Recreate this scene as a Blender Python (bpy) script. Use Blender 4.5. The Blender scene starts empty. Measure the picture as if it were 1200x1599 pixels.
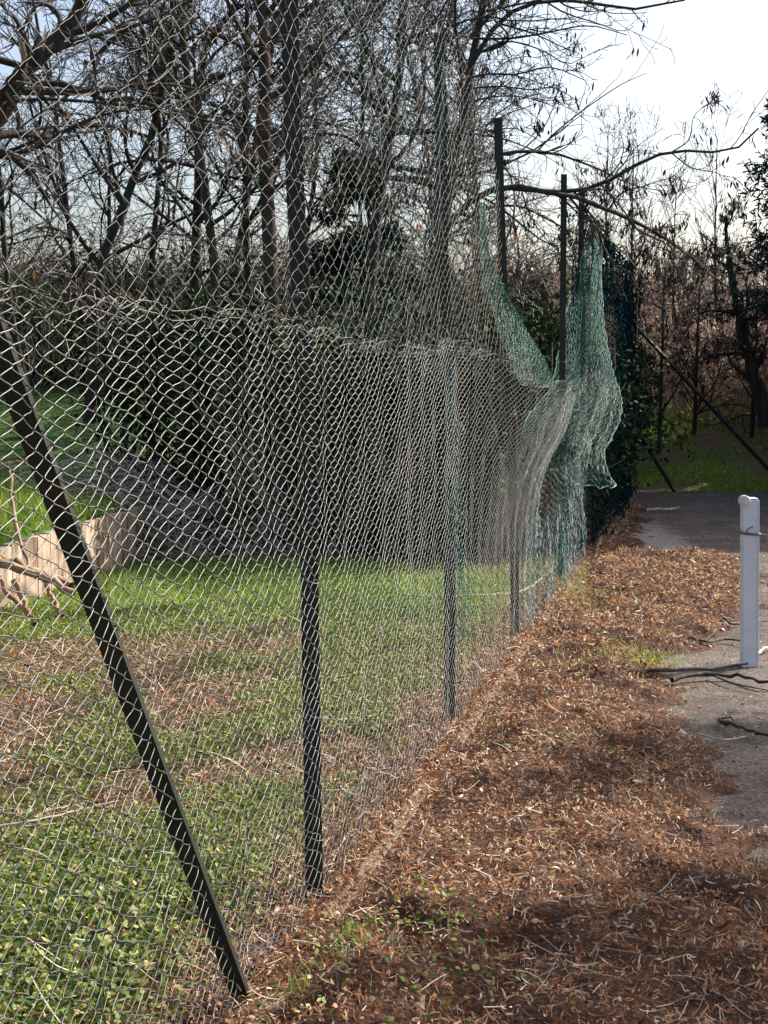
import bpy, math
import numpy as np
from math import radians, sin, cos, tan, atan, sqrt, pi

rng = np.random.default_rng(7)
C = bpy.context.scene.collection
sc = bpy.context.scene

# ---------------------------------------------------------------- camera
F = 2300.0; CX, CY = 600.0, 799.5; CAMZ = 1.55
PITCH = atan((CY - 590.0) / F)
cam_d = bpy.data.cameras.new('camera')
cam_d.sensor_fit = 'VERTICAL'; cam_d.sensor_height = 36.0; cam_d.sensor_width = 27.0
cam_d.lens = F / 1599.0 * 36.0
cam_d.clip_start = 0.05; cam_d.clip_end = 3000
cam = bpy.data.objects.new('camera', cam_d); C.objects.link(cam)
cam.location = (0, 0, CAMZ); cam.rotation_euler = (pi / 2 - PITCH, 0, 0)
sc.camera = cam

# ---------------------------------------------------------------- sky and sun
SUN_AZ = radians(60)      # to the right of the view direction (+Y)
SUN_EL = radians(37)
w = bpy.data.worlds.new('World'); sc.world = w; w.use_nodes = True
nt = w.node_tree
bg = nt.nodes['Background']
sky = nt.nodes.new('ShaderNodeTexSky'); sky.sky_type = 'NISHITA'; sky.sun_disc = False
sky.sun_elevation = SUN_EL; sky.sun_rotation = SUN_AZ
sky.air_density = 1.0; sky.dust_density = 4.5; sky.ozone_density = 1.5
nt.links.new(sky.outputs[0], bg.inputs[0]); bg.inputs[1].default_value = 0.135
sd = bpy.data.lights.new('sun', 'SUN'); sd.energy = 5.0; sd.angle = radians(0.6); sd.color = (1.0, 0.94, 0.85)
so = bpy.data.objects.new('sun', sd); C.objects.link(so)
so.rotation_euler = (pi / 2 - SUN_EL, 0, -SUN_AZ + pi)
so.rotation_euler = (radians(90) - SUN_EL, 0, pi - SUN_AZ)
sc.view_settings.view_transform = 'Standard'; sc.view_settings.look = 'None'
sc.view_settings.exposure = 0.92; sc.view_settings.gamma = 1.0
SUNV = np.array([sin(SUN_AZ) * cos(SUN_EL), cos(SUN_AZ) * cos(SUN_EL), sin(SUN_EL)])
from mathutils import Vector
so.rotation_euler = Vector(SUNV).to_track_quat('Z', 'Y').to_euler()

# ---------------------------------------------------------------- helpers: pixel (1200x1599) to world
def ray(px, py):
    a = (px - CX) / F; b = (CY - py) / F
    return np.array([a, cos(PITCH) + b * sin(PITCH), -sin(PITCH) + b * cos(PITCH)])
def at(px, py, Y):
    d = ray(px, py); t = Y / d[1]
    return np.array([0, 0, CAMZ]) + d * t
def G(px, py, z=0.0):
    d = ray(px, py); t = (z - CAMZ) / d[2]
    return np.array([0, 0, CAMZ]) + d * t

# ---------------------------------------------------------------- helpers: meshes
def mesh_obj(name, V, Fq, mats, parent=None, smooth=False, mi=None):
    V = np.asarray(V, dtype=np.float32); Fq = np.asarray(Fq, dtype=np.int32)
    me = bpy.data.meshes.new(name)
    k = Fq.shape[1]
    me.vertices.add(len(V)); me.vertices.foreach_set('co', V.ravel())
    me.loops.add(Fq.size); me.loops.foreach_set('vertex_index', Fq.ravel())
    me.polygons.add(len(Fq))
    me.polygons.foreach_set('loop_start', np.arange(0, Fq.size, k, dtype=np.int32))
    me.polygons.foreach_set('loop_total', np.full(len(Fq), k, dtype=np.int32))
    if mi is not None: me.polygons.foreach_set('material_index', np.asarray(mi, dtype=np.int32))
    me.update(calc_edges=True)
    me.polygons.foreach_set('use_smooth', np.full(len(Fq), bool(smooth)))
    if not isinstance(mats, (list, tuple)): mats = [mats]
    for m in mats: me.materials.append(m)
    o = bpy.data.objects.new(name, me); C.objects.link(o)
    if parent is not None: o.parent = parent
    return o
def join(parts):
    V = []; Fs = []; n = 0
    for v, f in parts:
        if len(v) == 0: continue
        V.append(v); Fs.append(f + n); n += len(v)
    return np.concatenate(V), np.concatenate(Fs)
def norm(a): return a / np.maximum(np.linalg.norm(a, axis=-1, keepdims=True), 1e-9)

def tubes(P, R, sides=3, cap=False):
    """P (N,K,3), R (N,K) -> verts, quads"""
    P = np.asarray(P, float); R = np.asarray(R, float)
    N, K, _ = P.shape
    T = np.empty_like(P); T[:, 1:-1] = P[:, 2:] - P[:, :-2]; T[:, 0] = P[:, 1] - P[:, 0]; T[:, -1] = P[:, -1] - P[:, -2]
    T = norm(T)
    ref = np.where(np.abs(T[:, :1, 2:3]) > 0.8, np.array([[[1.0, 0.13, 0]]]), np.array([[[0.0, 0.1, 1.0]]]))
    A = norm(np.cross(T, ref)); B = np.cross(T, A)
    ang = np.arange(sides) * 2 * pi / sides
    V = P[:, :, None, :] + R[:, :, None, None] * (A[:, :, None, :] * np.cos(ang)[None, None, :, None] + B[:, :, None, :] * np.sin(ang)[None, None, :, None])
    idx = np.arange(N * K * sides).reshape(N, K, sides)
    a = idx[:, :-1, :]; b = idx[:, 1:, :]
    q = np.stack([a, np.roll(a, -1, 2), np.roll(b, -1, 2), b], -1).reshape(-1, 4)
    V = V.reshape(-1, 3)
    if cap and sides == 4:
        c0 = idx[:, 0, ::-1].reshape(-1, 4); c1 = idx[:, -1, :].reshape(-1, 4)
        q = np.concatenate([q, c0, c1])
    return V, q
def resample(pts, K):
    pts = np.asarray(pts, float)
    d = np.r_[0, np.cumsum(np.linalg.norm(np.diff(pts[:, :3], axis=0), axis=1))]
    # catmull-like smoothing by cubic hermite
    t = np.linspace(0, d[-1], K)
    if len(pts) < 3: return np.stack([np.interp(t, d, pts[:, i]) for i in range(pts.shape[1])], 1)
    m = np.gradient(pts, d, axis=0)
    i = np.clip(np.searchsorted(d, t, side='right') - 1, 0, len(d) - 2)
    h = (d[i + 1] - d[i])[:, None]; u = ((t - d[i])[:, None]) / h
    return (2*u**3-3*u**2+1)*pts[i] + (u**3-2*u**2+u)*h*m[i] + (-2*u**3+3*u**2)*pts[i+1] + (u**3-u**2)*h*m[i+1]
def box(x0, x1, y0, y1, z0, z1):
    V = np.array([[x, y, z] for z in (z0, z1) for y in (y0, y1) for x in (x0, x1)], float)
    Fq = np.array([[0,2,3,1],[4,5,7,6],[0,1,5,4],[2,6,7,3],[0,4,6,2],[1,3,7,5]])
    return V, Fq
def bevel(o, wd, seg=2):
    m = o.modifiers.new('bevel', 'BEVEL'); m.width = wd; m.segments = seg; m.limit_method = 'ANGLE'
def strips(pos, d, nrm, L, W, curl, K=4, prof=None):
    """leaf strips: pos (N,3), d (N,3) direction, nrm (N,3) normal, L,W,curl (N,)"""
    N = len(pos); d = norm(d); side = norm(np.cross(d, nrm)); nrm = np.cross(side, d)
    t = np.linspace(0, 1, K)
    if prof is None: prof = np.sin(np.clip(t * 0.94 + 0.03, 0, 1) * pi) ** 0.7
    a = curl[:, None] * t[None, :]                       # bending angle
    safe = np.where(np.abs(curl) < 1e-3, 1e-3, curl)[:, None]
    x = np.sin(a + 0) / safe * L[:, None]; z = (1 - np.cos(a)) / safe * L[:, None]
    cen = pos[:, None, :] + d[:, None, :] * x[..., None] + nrm[:, None, :] * z[..., None]
    wv = side[:, None, :] * (W[:, None] * 0.5 * prof[None, :])[..., None]
    V = np.stack([cen - wv, cen + wv], 2)
    idx = np.arange(N * K * 2).reshape(N, K, 2)
    q = np.stack([idx[:, :-1, 0], idx[:, :-1, 1], idx[:, 1:, 1], idx[:, 1:, 0]], -1).reshape(-1, 4)
    return V.reshape(-1, 3), q
def rdir(N, zs=1.0):
    v = rng.normal(size=(N, 3)); v[:, 2] *= zs
    return norm(v)
# smooth value noise
_lat = rng.random((64, 64))
def vnoise(x, y, s=1.0, o=0):
    x = np.asarray(x) / s + 17.3 + o * 7.1; y = np.asarray(y) / s + 9.7 + o * 3.3
    xi = np.floor(x).astype(int); yi = np.floor(y).astype(int); fx = x - xi; fy = y - yi
    fx = fx * fx * (3 - 2 * fx); fy = fy * fy * (3 - 2 * fy)
    g = lambda a, b: _lat[a % 64, b % 64]
    return (g(xi, yi)*(1-fx)+g(xi+1, yi)*fx)*(1-fy) + (g(xi, yi+1)*(1-fx)+g(xi+1, yi+1)*fx)*fy
def fnoise(x, y, s=1.0, o=0): return (vnoise(x, y, s, o) * 0.55 + vnoise(x, y, s / 2.1, o + 1) * 0.3 + vnoise(x, y, s / 4.3, o + 2) * 0.15)
def sstep(a, b, x):
    t = np.clip((np.asarray(x, float) - a) / (b - a), 0, 1); return t * t * (3 - 2 * t)

def tag(o, label=None, cat=None, group=None, kind=None):
    if label: o['label'] = label
    if cat: o['category'] = cat
    if group: o['group'] = group
    if kind: o['kind'] = kind
    return o
def empty(name, loc=(0, 0, 0)):
    e = bpy.data.objects.new(name, None); C.objects.link(e); e.location = loc; e.empty_display_size = 0.2
    return e
def part(name, V, Fq, mats, parent, smooth=False, mi=None):
    """vertices given in world coordinates, parent is an unrotated empty"""
    return mesh_obj(name, np.asarray(V) - np.array(parent.location), Fq, mats, parent, smooth, mi)
def copy_tree(o, parent=None):
    c = o.copy(); C.objects.link(c); c.parent = parent
    for ch in o.children: copy_tree(ch, c)
    return c

# ---------------------------------------------------------------- materials
def mat(name, cols, rough=0.8, metal=0.0, island=False, trans=0.0, nscale=6.0, bump=0.0, bscale=40.0, detail=6, coords='Object', spec=0.3, stretch=None, tcol=None):
    m = bpy.data.materials.new(name); m.use_nodes = True; t = m.node_tree; N = t.nodes; Lk = t.links
    b = N['Principled BSDF']; b.inputs['Roughness'].default_value = rough; b.inputs['Metallic'].default_value = metal
    b.inputs['Specular IOR Level'].default_value = spec
    ramp = N.new('ShaderNodeValToRGB'); el = ramp.color_ramp.elements
    while len(el) < len(cols): el.new(0.5)
    for e, (p, c) in zip(el, cols): e.position = p; e.color = (*c, 1)
    tc = N.new('ShaderNodeTexCoord')
    src = tc.outputs[coords]
    if stretch:
        mp = N.new('ShaderNodeMapping'); mp.inputs['Scale'].default_value = stretch; Lk.new(src, mp.inputs[0]); src = mp.outputs[0]
    nz = N.new('ShaderNodeTexNoise'); nz.inputs['Scale'].default_value = nscale; nz.inputs['Detail'].default_value = detail; nz.inputs['Roughness'].default_value = 0.65
    Lk.new(src, nz.inputs['Vector'])
    if island:
        g = N.new('ShaderNodeNewGeometry')
        mx = N.new('ShaderNodeMath'); mx.operation = 'MULTIPLY_ADD'; mx.inputs[1].default_value = 0.35; Lk.new(nz.outputs[0], mx.inputs[0])
        m2 = N.new('ShaderNodeMath'); m2.operation = 'MULTIPLY_ADD'; m2.inputs[1].default_value = 0.95; m2.inputs[2].default_value = -0.15
        Lk.new(g.outputs['Random Per Island'], m2.inputs[0]); Lk.new(m2.outputs[0], mx.inputs[2]); Lk.new(mx.outputs[0], ramp.inputs[0])
    else:
        Lk.new(nz.outputs[0], ramp.inputs[0])
    Lk.new(ramp.outputs[0], b.inputs['Base Color'])
    if bump:
        n2 = N.new('ShaderNodeTexNoise'); n2.inputs['Scale'].default_value = bscale; n2.inputs['Detail'].default_value = 8; Lk.new(src, n2.inputs['Vector'])
        bp = N.new('ShaderNodeBump'); bp.inputs['Strength'].default_value = bump; bp.inputs['Distance'].default_value = 0.02
        Lk.new(n2.outputs[0], bp.inputs['Height']); Lk.new(bp.outputs[0], b.inputs['Normal'])
    if trans:
        tr = N.new('ShaderNodeBsdfTranslucent'); mix = N.new('ShaderNodeMixShader'); mix.inputs[0].default_value = trans
        if tcol:
            mc = N.new('ShaderNodeMix'); mc.data_type = 'RGBA'; mc.blend_type = 'MULTIPLY'; mc.inputs[0].default_value = 1.0
            Lk.new(ramp.outputs[0], mc.inputs[6]); mc.inputs[7].default_value = (*tcol, 1); Lk.new(mc.outputs[2], tr.inputs[0])
        else: Lk.new(ramp.outputs[0], tr.inputs[0])
        Lk.new(b.outputs[0], mix.inputs[1]); Lk.new(tr.outputs[0], mix.inputs[2]); Lk.new(mix.outputs[0], N['Material Output'].inputs[0])
    return m

M = {}
M['wire'] = mat('galvanised_wire', [(0.3, (0.075, 0.078, 0.075)), (0.55, (0.165, 0.165, 0.155)), (0.8, (0.085, 0.068, 0.054))], 0.5, 0.55, nscale=9, spec=0.5)
M['post'] = mat('dark_painted_steel', [(0.35, (0.012, 0.018, 0.015)), (0.62, (0.022, 0.027, 0.022)), (0.75, (0.06, 0.028, 0.014))], 0.65, 0.0, nscale=7, bump=0.15, bscale=90)
M['wireold'] = mat('weathered_wire', [(0.3, (0.06, 0.06, 0.056)), (0.6, (0.13, 0.125, 0.115)), (0.8, (0.08, 0.06, 0.05))], 0.55, 0.5, nscale=9, spec=0.3)
M['net'] = mat('green_net_plastic', [(0.3, (0.02, 0.11, 0.08)), (0.55, (0.05, 0.20, 0.15)), (0.8, (0.14, 0.30, 0.24))], 0.5, nscale=5, island=True, trans=0.25)
M['netblue'] = mat('faded_net_plastic', [(0.3, (0.03, 0.10, 0.10)), (0.7, (0.10, 0.24, 0.24))], 0.5, nscale=5, trans=0.2)
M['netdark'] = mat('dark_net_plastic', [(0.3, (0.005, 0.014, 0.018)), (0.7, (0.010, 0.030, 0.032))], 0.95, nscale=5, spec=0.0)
M['bark'] = mat('dark_bark', [(0.3, (0.018, 0.015, 0.013)), (0.55, (0.045, 0.038, 0.032)), (0.75, (0.09, 0.08, 0.066))], 0.9, nscale=18, bump=0.6, bscale=60, stretch=(1, 1, 0.25))
M['barkred'] = mat('reddish_bark', [(0.3, (0.025, 0.019, 0.016)), (0.55, (0.06, 0.042, 0.033)), (0.75, (0.13, 0.085, 0.06))], 0.9, nscale=18, bump=0.6, bscale=60, stretch=(1, 1, 0.25))
M['twig'] = mat('twig_bark', [(0.3, (0.03, 0.026, 0.022)), (0.5, (0.07, 0.062, 0.053)), (0.75, (0.17, 0.155, 0.135))], 0.85, nscale=3, island=True)
M['twigdark'] = mat('dark_twig_bark', [(0.3, (0.02, 0.015, 0.013)), (0.7, (0.06, 0.045, 0.038))], 0.9, nscale=3, island=True)
M['lichen'] = mat('lichen_bark', [(0.35, (0.10, 0.08, 0.06)), (0.5, (0.40, 0.30, 0.10)), (0.7, (0.45, 0.42, 0.32))], 0.9, nscale=22, bump=0.5)
M['deadleaf'] = mat('hanging_dead_leaves', [(0.2, (0.012, 0.009, 0.008)), (0.65, (0.03, 0.02, 0.015)), (0.95, (0.13, 0.07, 0.04))], 0.8, island=True, trans=0.08)
M['ivy'] = mat('ivy_leaves', [(0.1, (0.010, 0.022, 0.009)), (0.6, (0.022, 0.045, 0.014)), (0.9, (0.05, 0.075, 0.025))], 0.7, island=True, trans=0.12, nscale=2, spec=0.12)
M['conifer'] = mat('conifer_needles', [(0.1, (0.008, 0.02, 0.016)), (0.6, (0.016, 0.036, 0.028)), (0.9, (0.035, 0.06, 0.04))], 0.6, island=True, trans=0.05, nscale=2)
M['grass'] = mat('grass_blades', [(0.05, (0.08, 0.17, 0.015)), (0.4, (0.20, 0.36, 0.03)), (0.75, (0.38, 0.50, 0.05)), (0.97, (0.48, 0.44, 0.14))], 0.5, island=True, trans=0.4, nscale=1.5)
M['clover'] = mat('weed_leaves', [(0.05, (0.04, 0.08, 0.012)), (0.45, (0.12, 0.19, 0.03)), (0.75, (0.26, 0.31, 0.055)), (0.95, (0.48, 0.42, 0.16))], 0.5, island=True, trans=0.35, nscale=2, spec=0.3)
M['drygrass'] = mat('dry_grass', [(0.1, (0.20, 0.18, 0.06)), (0.5, (0.36, 0.31, 0.10)), (0.9, (0.55, 0.45, 0.22))], 0.6, island=True, trans=0.35)
M['litter'] = mat('brown_leaf_litter', [(0.0, (0.035, 0.016, 0.010)), (0.25, (0.13, 0.05, 0.022)), (0.55, (0.40, 0.165, 0.068)), (0.82, (0.60, 0.35, 0.17)), (0.95, (0.80, 0.68, 0.50))], 0.5, island=True, trans=0.3, nscale=12, spec=0.4)
M['straw'] = mat('pale_stems', [(0.1, (0.22, 0.16, 0.10)), (0.5, (0.38, 0.29, 0.19)), (0.9, (0.62, 0.55, 0.42))], 0.6, island=True)
M['littersoil'] = mat('litter_bed', [(0.3, (0.025, 0.012, 0.008)), (0.55, (0.08, 0.036, 0.02)), (0.8, (0.20, 0.11, 0.06))], 0.95, nscale=45, bump=1.0, bscale=80)
M['bramble'] = mat('bramble_stems', [(0.1, (0.14, 0.10, 0.08)), (0.5, (0.33, 0.25, 0.195)), (0.9, (0.58, 0.48, 0.39))], 0.8, island=True)
M['greystem'] = mat('grey_stems', [(0.1, (0.12, 0.11, 0.095)), (0.5, (0.26, 0.24, 0.21)), (0.9, (0.45, 0.42, 0.36))], 0.8, island=True)
M['concrete'] = mat('kerb_concrete', [(0.3, (0.12, 0.08, 0.055)), (0.7, (0.26, 0.19, 0.13))], 0.9, nscale=25, bump=0.5, bscale=70)
M['wallwood'] = mat('streaked_wall', [(0.36, (0.13, 0.08, 0.05)), (0.5, (0.38, 0.27, 0.19)), (0.64, (0.58, 0.48, 0.38))], 0.9, nscale=9, bump=0.5, bscale=50, stretch=(1, 1, 0.12))
M['white'] = mat('white_paint', [(0.25, (0.40, 0.37, 0.33)), (0.36, (0.66, 0.66, 0.67)), (0.7, (0.76, 0.76, 0.77))], 0.45, nscale=14, bump=0.12)
M['ivorycap'] = mat('off_white_plastic', [(0.3, (0.55, 0.54, 0.48)), (0.7, (0.68, 0.67, 0.6))], 0.5, nscale=20)
M['tie'] = mat('rusty_tie_wire', [(0.3, (0.12, 0.08, 0.05)), (0.7, (0.36, 0.30, 0.22))], 0.6, 0.2, nscale=20)
M['cutwood'] = mat('cut_branch_bark', [(0.3, (0.10, 0.06, 0.04)), (0.5, (0.26, 0.17, 0.10)), (0.75, (0.52, 0.42, 0.30))], 0.8, nscale=14, bump=0.4, stretch=(1, 1, 0.5))
M['darkstick'] = mat('dark_stick_bark', [(0.3, (0.03, 0.024, 0.02)), (0.7, (0.11, 0.085, 0.065))], 0.9, nscale=14, bump=0.4)
M['palestick'] = mat('pale_stick_bark', [(0.3, (0.34, 0.28, 0.2)), (0.7, (0.62, 0.55, 0.44))], 0.8, nscale=14, bump=0.3)

def mat_ground():
    m = bpy.data.materials.new('ground_soil_grass'); m.use_nodes = True; t = m.node_tree; N = t.nodes; Lk = t.links
    b = N['Principled BSDF']; b.inputs['Roughness'].default_value = 0.95; b.inputs['Specular IOR Level'].default_value = 0.2
    tc = N.new('ShaderNodeTexCoord')
    def noise(s, d=8):
        n = N.new('ShaderNodeTexNoise'); n.inputs['Scale'].default_value = s; n.inputs['Detail'].default_value = d; n.inputs['Roughness'].default_value = 0.7
        Lk.new(tc.outputs['Object'], n.inputs['Vector']); return n
    def ramp(src, cols):
        r = N.new('ShaderNodeValToRGB'); e = r.color_ramp.elements
        while len(e) < len(cols): e.new(0.5)
        for a, (p, c) in zip(e, cols): a.position = p; a.color = (*c, 1)
        Lk.new(src, r.inputs[0]); return r
    soil = ramp(noise(30).outputs[0], [(0.3, (0.045, 0.028, 0.018)), (0.5, (0.12, 0.075, 0.05)), (0.7, (0.24, 0.17, 0.11))])
    grass = ramp(noise(18).outputs[0], [(0.3, (0.02, 0.05, 0.01)), (0.5, (0.05, 0.11, 0.02)), (0.7, (0.11, 0.19, 0.04))])
    brown = ramp(noise(3).outputs[0], [(0.3, (0.07, 0.045, 0.03)), (0.5, (0.13, 0.085, 0.055)), (0.7, (0.16, 0.13, 0.07))])
    at1 = N.new('ShaderNodeAttribute'); at1.attribute_name = 'grassy'
    at2 = N.new('ShaderNodeAttribute'); at2.attribute_name = 'far'
    mx = N.new('ShaderNodeMix'); mx.data_type = 'RGBA'; Lk.new(at1.outputs['Fac'], mx.inputs[0]); Lk.new(soil.outputs[0], mx.inputs[6]); Lk.new(grass.outputs[0], mx.inputs[7])
    m2 = N.new('ShaderNodeMix'); m2.data_type = 'RGBA'; Lk.new(at2.outputs['Fac'], m2.inputs[0]); Lk.new(mx.outputs[2], m2.inputs[6]); Lk.new(brown.outputs[0], m2.inputs[7])
    Lk.new(m2.outputs[2], b.inputs['Base Color'])
    bp = N.new('ShaderNodeBump'); bp.inputs['Strength'].default_value = 0.8; bp.inputs['Distance'].default_value = 0.03
    Lk.new(noise(40).outputs[0], bp.inputs['Height']); Lk.new(bp.outputs[0], b.inputs['Normal'])
    return m
def mat_court():
    m = bpy.data.materials.new('worn_court_asphalt'); m.use_nodes = True; t = m.node_tree; N = t.nodes; Lk = t.links
    b = N['Principled BSDF']; b.inputs['Roughness'].default_value = 0.9; b.inputs['Specular IOR Level'].default_value = 0.25
    tc = N.new('ShaderNodeTexCoord')
    def noise(s, d=8, r=0.6):
        n = N.new('ShaderNodeTexNoise'); n.inputs['Scale'].default_value = s; n.inputs['Detail'].default_value = d; n.inputs['Roughness'].default_value = r
        Lk.new(tc.outputs['Object'], n.inputs['Vector']); return n
    def ramp(src, cols):
        r = N.new('ShaderNodeValToRGB'); e = r.color_ramp.elements
        while len(e) < len(cols): e.new(0.5)
        for a, (p, c) in zip(e, cols): a.position = p; a.color = (*c, 1)
        Lk.new(src, r.inputs[0]); return r
    base = ramp(noise(60, 10, 0.75).outputs[0], [(0.36, (0.03, 0.025, 0.022)), (0.5, (0.12, 0.098, 0.083)), (0.66, (0.27, 0.23, 0.20))])
    moss = ramp(noise(2.2, 10, 0.75).outputs[0], [(0.38, (0.35, 0.31, 0.28)), (0.6, (1.1, 1.1, 1.1))])
    mx = N.new('ShaderNodeMix'); mx.data_type = 'RGBA'; mx.blend_type = 'MULTIPLY'; mx.inputs[0].default_value = 0.8
    Lk.new(base.outputs[0], mx.inputs[6]); Lk.new(moss.outputs[0], mx.inputs[7])
    at1 = N.new('ShaderNodeAttribute'); at1.attribute_name = 'bare'
    pale = ramp(noise(25, 8).outputs[0], [(0.3, (0.20, 0.185, 0.175)), (0.7, (0.31, 0.29, 0.275))])
    m2 = N.new('ShaderNodeMix'); m2.data_type = 'RGBA'
    th = N.new('ShaderNodeMath'); th.operation = 'ADD'; Lk.new(at1.outputs['Fac'], th.inputs[0])
    nn = ramp(noise(7, 6).outputs[0], [(0.35, (0, 0, 0)), (0.65, (1, 1, 1))])
    rr = N.new('ShaderNodeMapRange'); rr.inputs[1].default_value = 0.75; rr.inputs[2].default_value = 1.15
    Lk.new(nn.outputs[0], th.inputs[1]); Lk.new(th.outputs[0], rr.inputs[0]); Lk.new(rr.outputs[0], m2.inputs[0])
    gate = N.new('ShaderNodeMath'); gate.operation = 'MULTIPLY'; Lk.new(rr.outputs[0], gate.inputs[0]); Lk.new(at1.outputs['Fac'], gate.inputs[1]); Lk.new(gate.outputs[0], m2.inputs[0])
    Lk.new(mx.outputs[2], m2.inputs[6]); Lk.new(pale.outputs[0], m2.inputs[7])
    Lk.new(m2.outputs[2], b.inputs['Base Color'])
    bp = N.new('ShaderNodeBump'); bp.inputs['Strength'].default_value = 0.7; bp.inputs['Distance'].default_value = 0.01
    Lk.new(noise(120, 6).outputs[0], bp.inputs['Height']); Lk.new(bp.outputs[0], b.inputs['Normal'])
    return m

# ---------------------------------------------------------------- fence line
p1 = G(492, 1400); p4 = G(877, 905)
D = (p4 - p1)[:2]; D /= np.linalg.norm(D)
Nn = np.array([D[1], -D[0]])                       # towards the court
O = p1[:2] - D * (p1[1] / D[1])                    # where the line crosses Y = 0
def fence(s, z, n=0.0):
    s, z, n = np.broadcast_arrays(np.asarray(s, float), z, n)
    return np.stack([O[0] + D[0]*s + Nn[0]*n, O[1] + D[1]*s + Nn[1]*n, z + 0*s], -1)
def s_of_px(px):                                   # fence parameter where the picture column px meets it
    a = (px - CX) / F / (cos(PITCH))               # X/Y at horizon height, good enough
    return -(O[0] - a*O[1]) / (D[0] - a*D[1])
def n_of(x, y): return (x - O[0]) * Nn[0] + (y - O[1]) * Nn[1]
def s_of(x, y): return (x - O[0]) * D[0] + (y - O[1]) * D[1]
S_END = s_of_px(983)
print('fence', O, D, 'S_END', S_END, [round(float(s_of_px(x)), 2) for x in (0, 200, 492, 703, 805, 877, 912, 950)])

# ---------------------------------------------------------------- terrain
wA = G(-40, 975)[:2]; wB = G(225, 868)[:2]
wd = (wB - wA) / np.linalg.norm(wB - wA); wn = np.array([-wd[1], wd[0]])
if wn[1] < 0: wn = -wn
def wall_d(x, y): return (x - wA[0]) * wn[0] + (y - wA[1]) * wn[1]
def wall_t(x, y): return (x - wA[0]) * wd[0] + (y - wA[1]) * wd[1]
WL = np.linalg.norm(wB - wA)
def H(x, y):
    x = np.asarray(x, float); y = np.asarray(y, float)
    left = sstep(-0.35, -1.2, n_of(x, y))
    h = left * (fnoise(x, y, 0.9) - 0.5) * 0.10
    d = wall_d(x, y); t = wall_t(x, y)
    m = sstep(0.06, 0.12, d) * (1 - sstep(WL - 0.05, WL + 0.9, t))
    h = h + m * (0.43 + np.clip(d - 0.1, 0, 9) * 0.16)
    h = h + (1 - m) * left * sstep(13.2, 20, y) * 1.5
    h = h + left * 0.07 * np.clip(y - 20, 0, 25)
    right = 1 - left
    edge = 20.2
    h = h + right * (sstep(edge, edge + 6, y) * 1.0 + 0.15 * np.clip(y - 26, 0, 24) + sstep(edge, edge + 1.5, y) * (fnoise(x, y, 1.5, 3) - 0.5) * 0.35)
    return h
def axis(a, b, dens):
    out = [a]
    while out[-1] < b: out.append(out[-1] + dens(out[-1]))
    return np.array(out)
gx = axis(-80, 80, lambda v: 0.09 if -4.2 < v < 2 else (0.3 if -9 < v < 9 else 3.0))
gy = axis(-15, 160, lambda v: 0.10 if 2 < v < 14 else (0.3 if -1 < v < 32 else 3.0))
XX, YY = np.meshgrid(gx, gy); ZZ = H(XX, YY)
V = np.stack([XX, YY, ZZ], -1).reshape(-1, 3)
nx, ny = len(gx), len(gy); I = np.arange(nx * ny).reshape(ny, nx)
q = np.stack([I[:-1, :-1], I[:-1, 1:], I[1:, 1:], I[1:, :-1]], -1).reshape(-1, 4)
ground = mesh_obj('ground', V, q, mat_ground(), smooth=True); ground['kind'] = 'structure'
bright = sstep(8.0, 9.5, V[:, 1]) * sstep(-0.2, -0.8, n_of(V[:, 0], V[:, 1]))
gr = np.clip(bright * 0.9 + 0.35 * (fnoise(V[:, 0], V[:, 1], 0.8, 5) > 0.5) + sstep(19.8, 20.5, V[:, 1]) * 0.6 * sstep(.3, .6, fnoise(V[:, 0], V[:, 1], 1.1, 19)), 0, 1)
fa = sstep(26, 31, V[:, 1])
for nm, arr in (('grassy', gr), ('far', fa)):
    a = ground.data.attributes.new(nm, 'FLOAT', 'POINT'); a.data.foreach_set('value', arr.astype(np.float32))

# the court
def bary(s, n): return fence(s, 0.004, n)
cs = np.concatenate([np.arange(-6, 2, 0.5), np.arange(2, 20.6, 0.12)]); cn = np.concatenate([np.arange(0.16, 4, 0.12), np.arange(4, 26, 1.0)])
SS, NN = np.meshgrid(cs, cn); V = fence(SS, 0.004, NN)
V[..., 1] = np.minimum(V[..., 1], 19.9)
V = V.reshape(-1, 3); I = np.arange(SS.size).reshape(SS.shape)
q = np.stack([I[:-1, :-1], I[1:, :-1], I[1:, 1:], I[:-1, 1:]], -1).reshape(-1, 4)
court = mesh_obj('tennis_court', V, q, mat_court()); court['kind'] = 'structure'
def blob(x, y, px, py, rx, ry):
    g = G(px, py)[:2]; return np.exp(-(((x - g[0]) / rx) ** 2 + ((y - g[1]) / ry) ** 2) ** 1.5)
bare = np.zeros(len(V))
for a in ((1000, 835, 0.42, 3.3), (985, 870, 0.5, 0.9), (870, 1045, 0.22, 0.45), (930, 965, 0.15, 0.5), (1110, 930, .3, .5)):
    bare = np.maximum(bare, blob(V[:, 0], V[:, 1], *a))
a = court.data.attributes.new('bare', 'FLOAT', 'POINT'); a.data.foreach_set('value', bare.astype(np.float32))

# kerb along the fence foot
ks = np.arange(1.0, S_END + 0.1, 0.11)
prof = [(0.070, -0.06), (0.074, 0.010), (0.082, 0.008), (0.112, 0.008), (0.122, 0.010), (0.126, -0.06)]
Vk = np.stack([fence(ks, zz + (np.minimum(0.085 * (fnoise(ks, ks * 0, 0.4) - 0.56), 0.003) if zz > 0 else 0), nn + 0.02 * (fnoise(ks, ks * 0 + i * 0, 0.4, 4) - 0.5)) for i, (nn, zz) in enumerate(prof)], 1)
I = np.arange(len(ks) * 6).reshape(len(ks), 6)
q = np.stack([I[:-1, :-1], I[1:, :-1], I[1:, 1:], I[:-1, 1:]], -1).reshape(-1, 4)
kerb = mesh_obj('kerb', Vk.reshape(-1, 3), q, M['concrete'], smooth=True); kerb['kind'] = 'structure'

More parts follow.
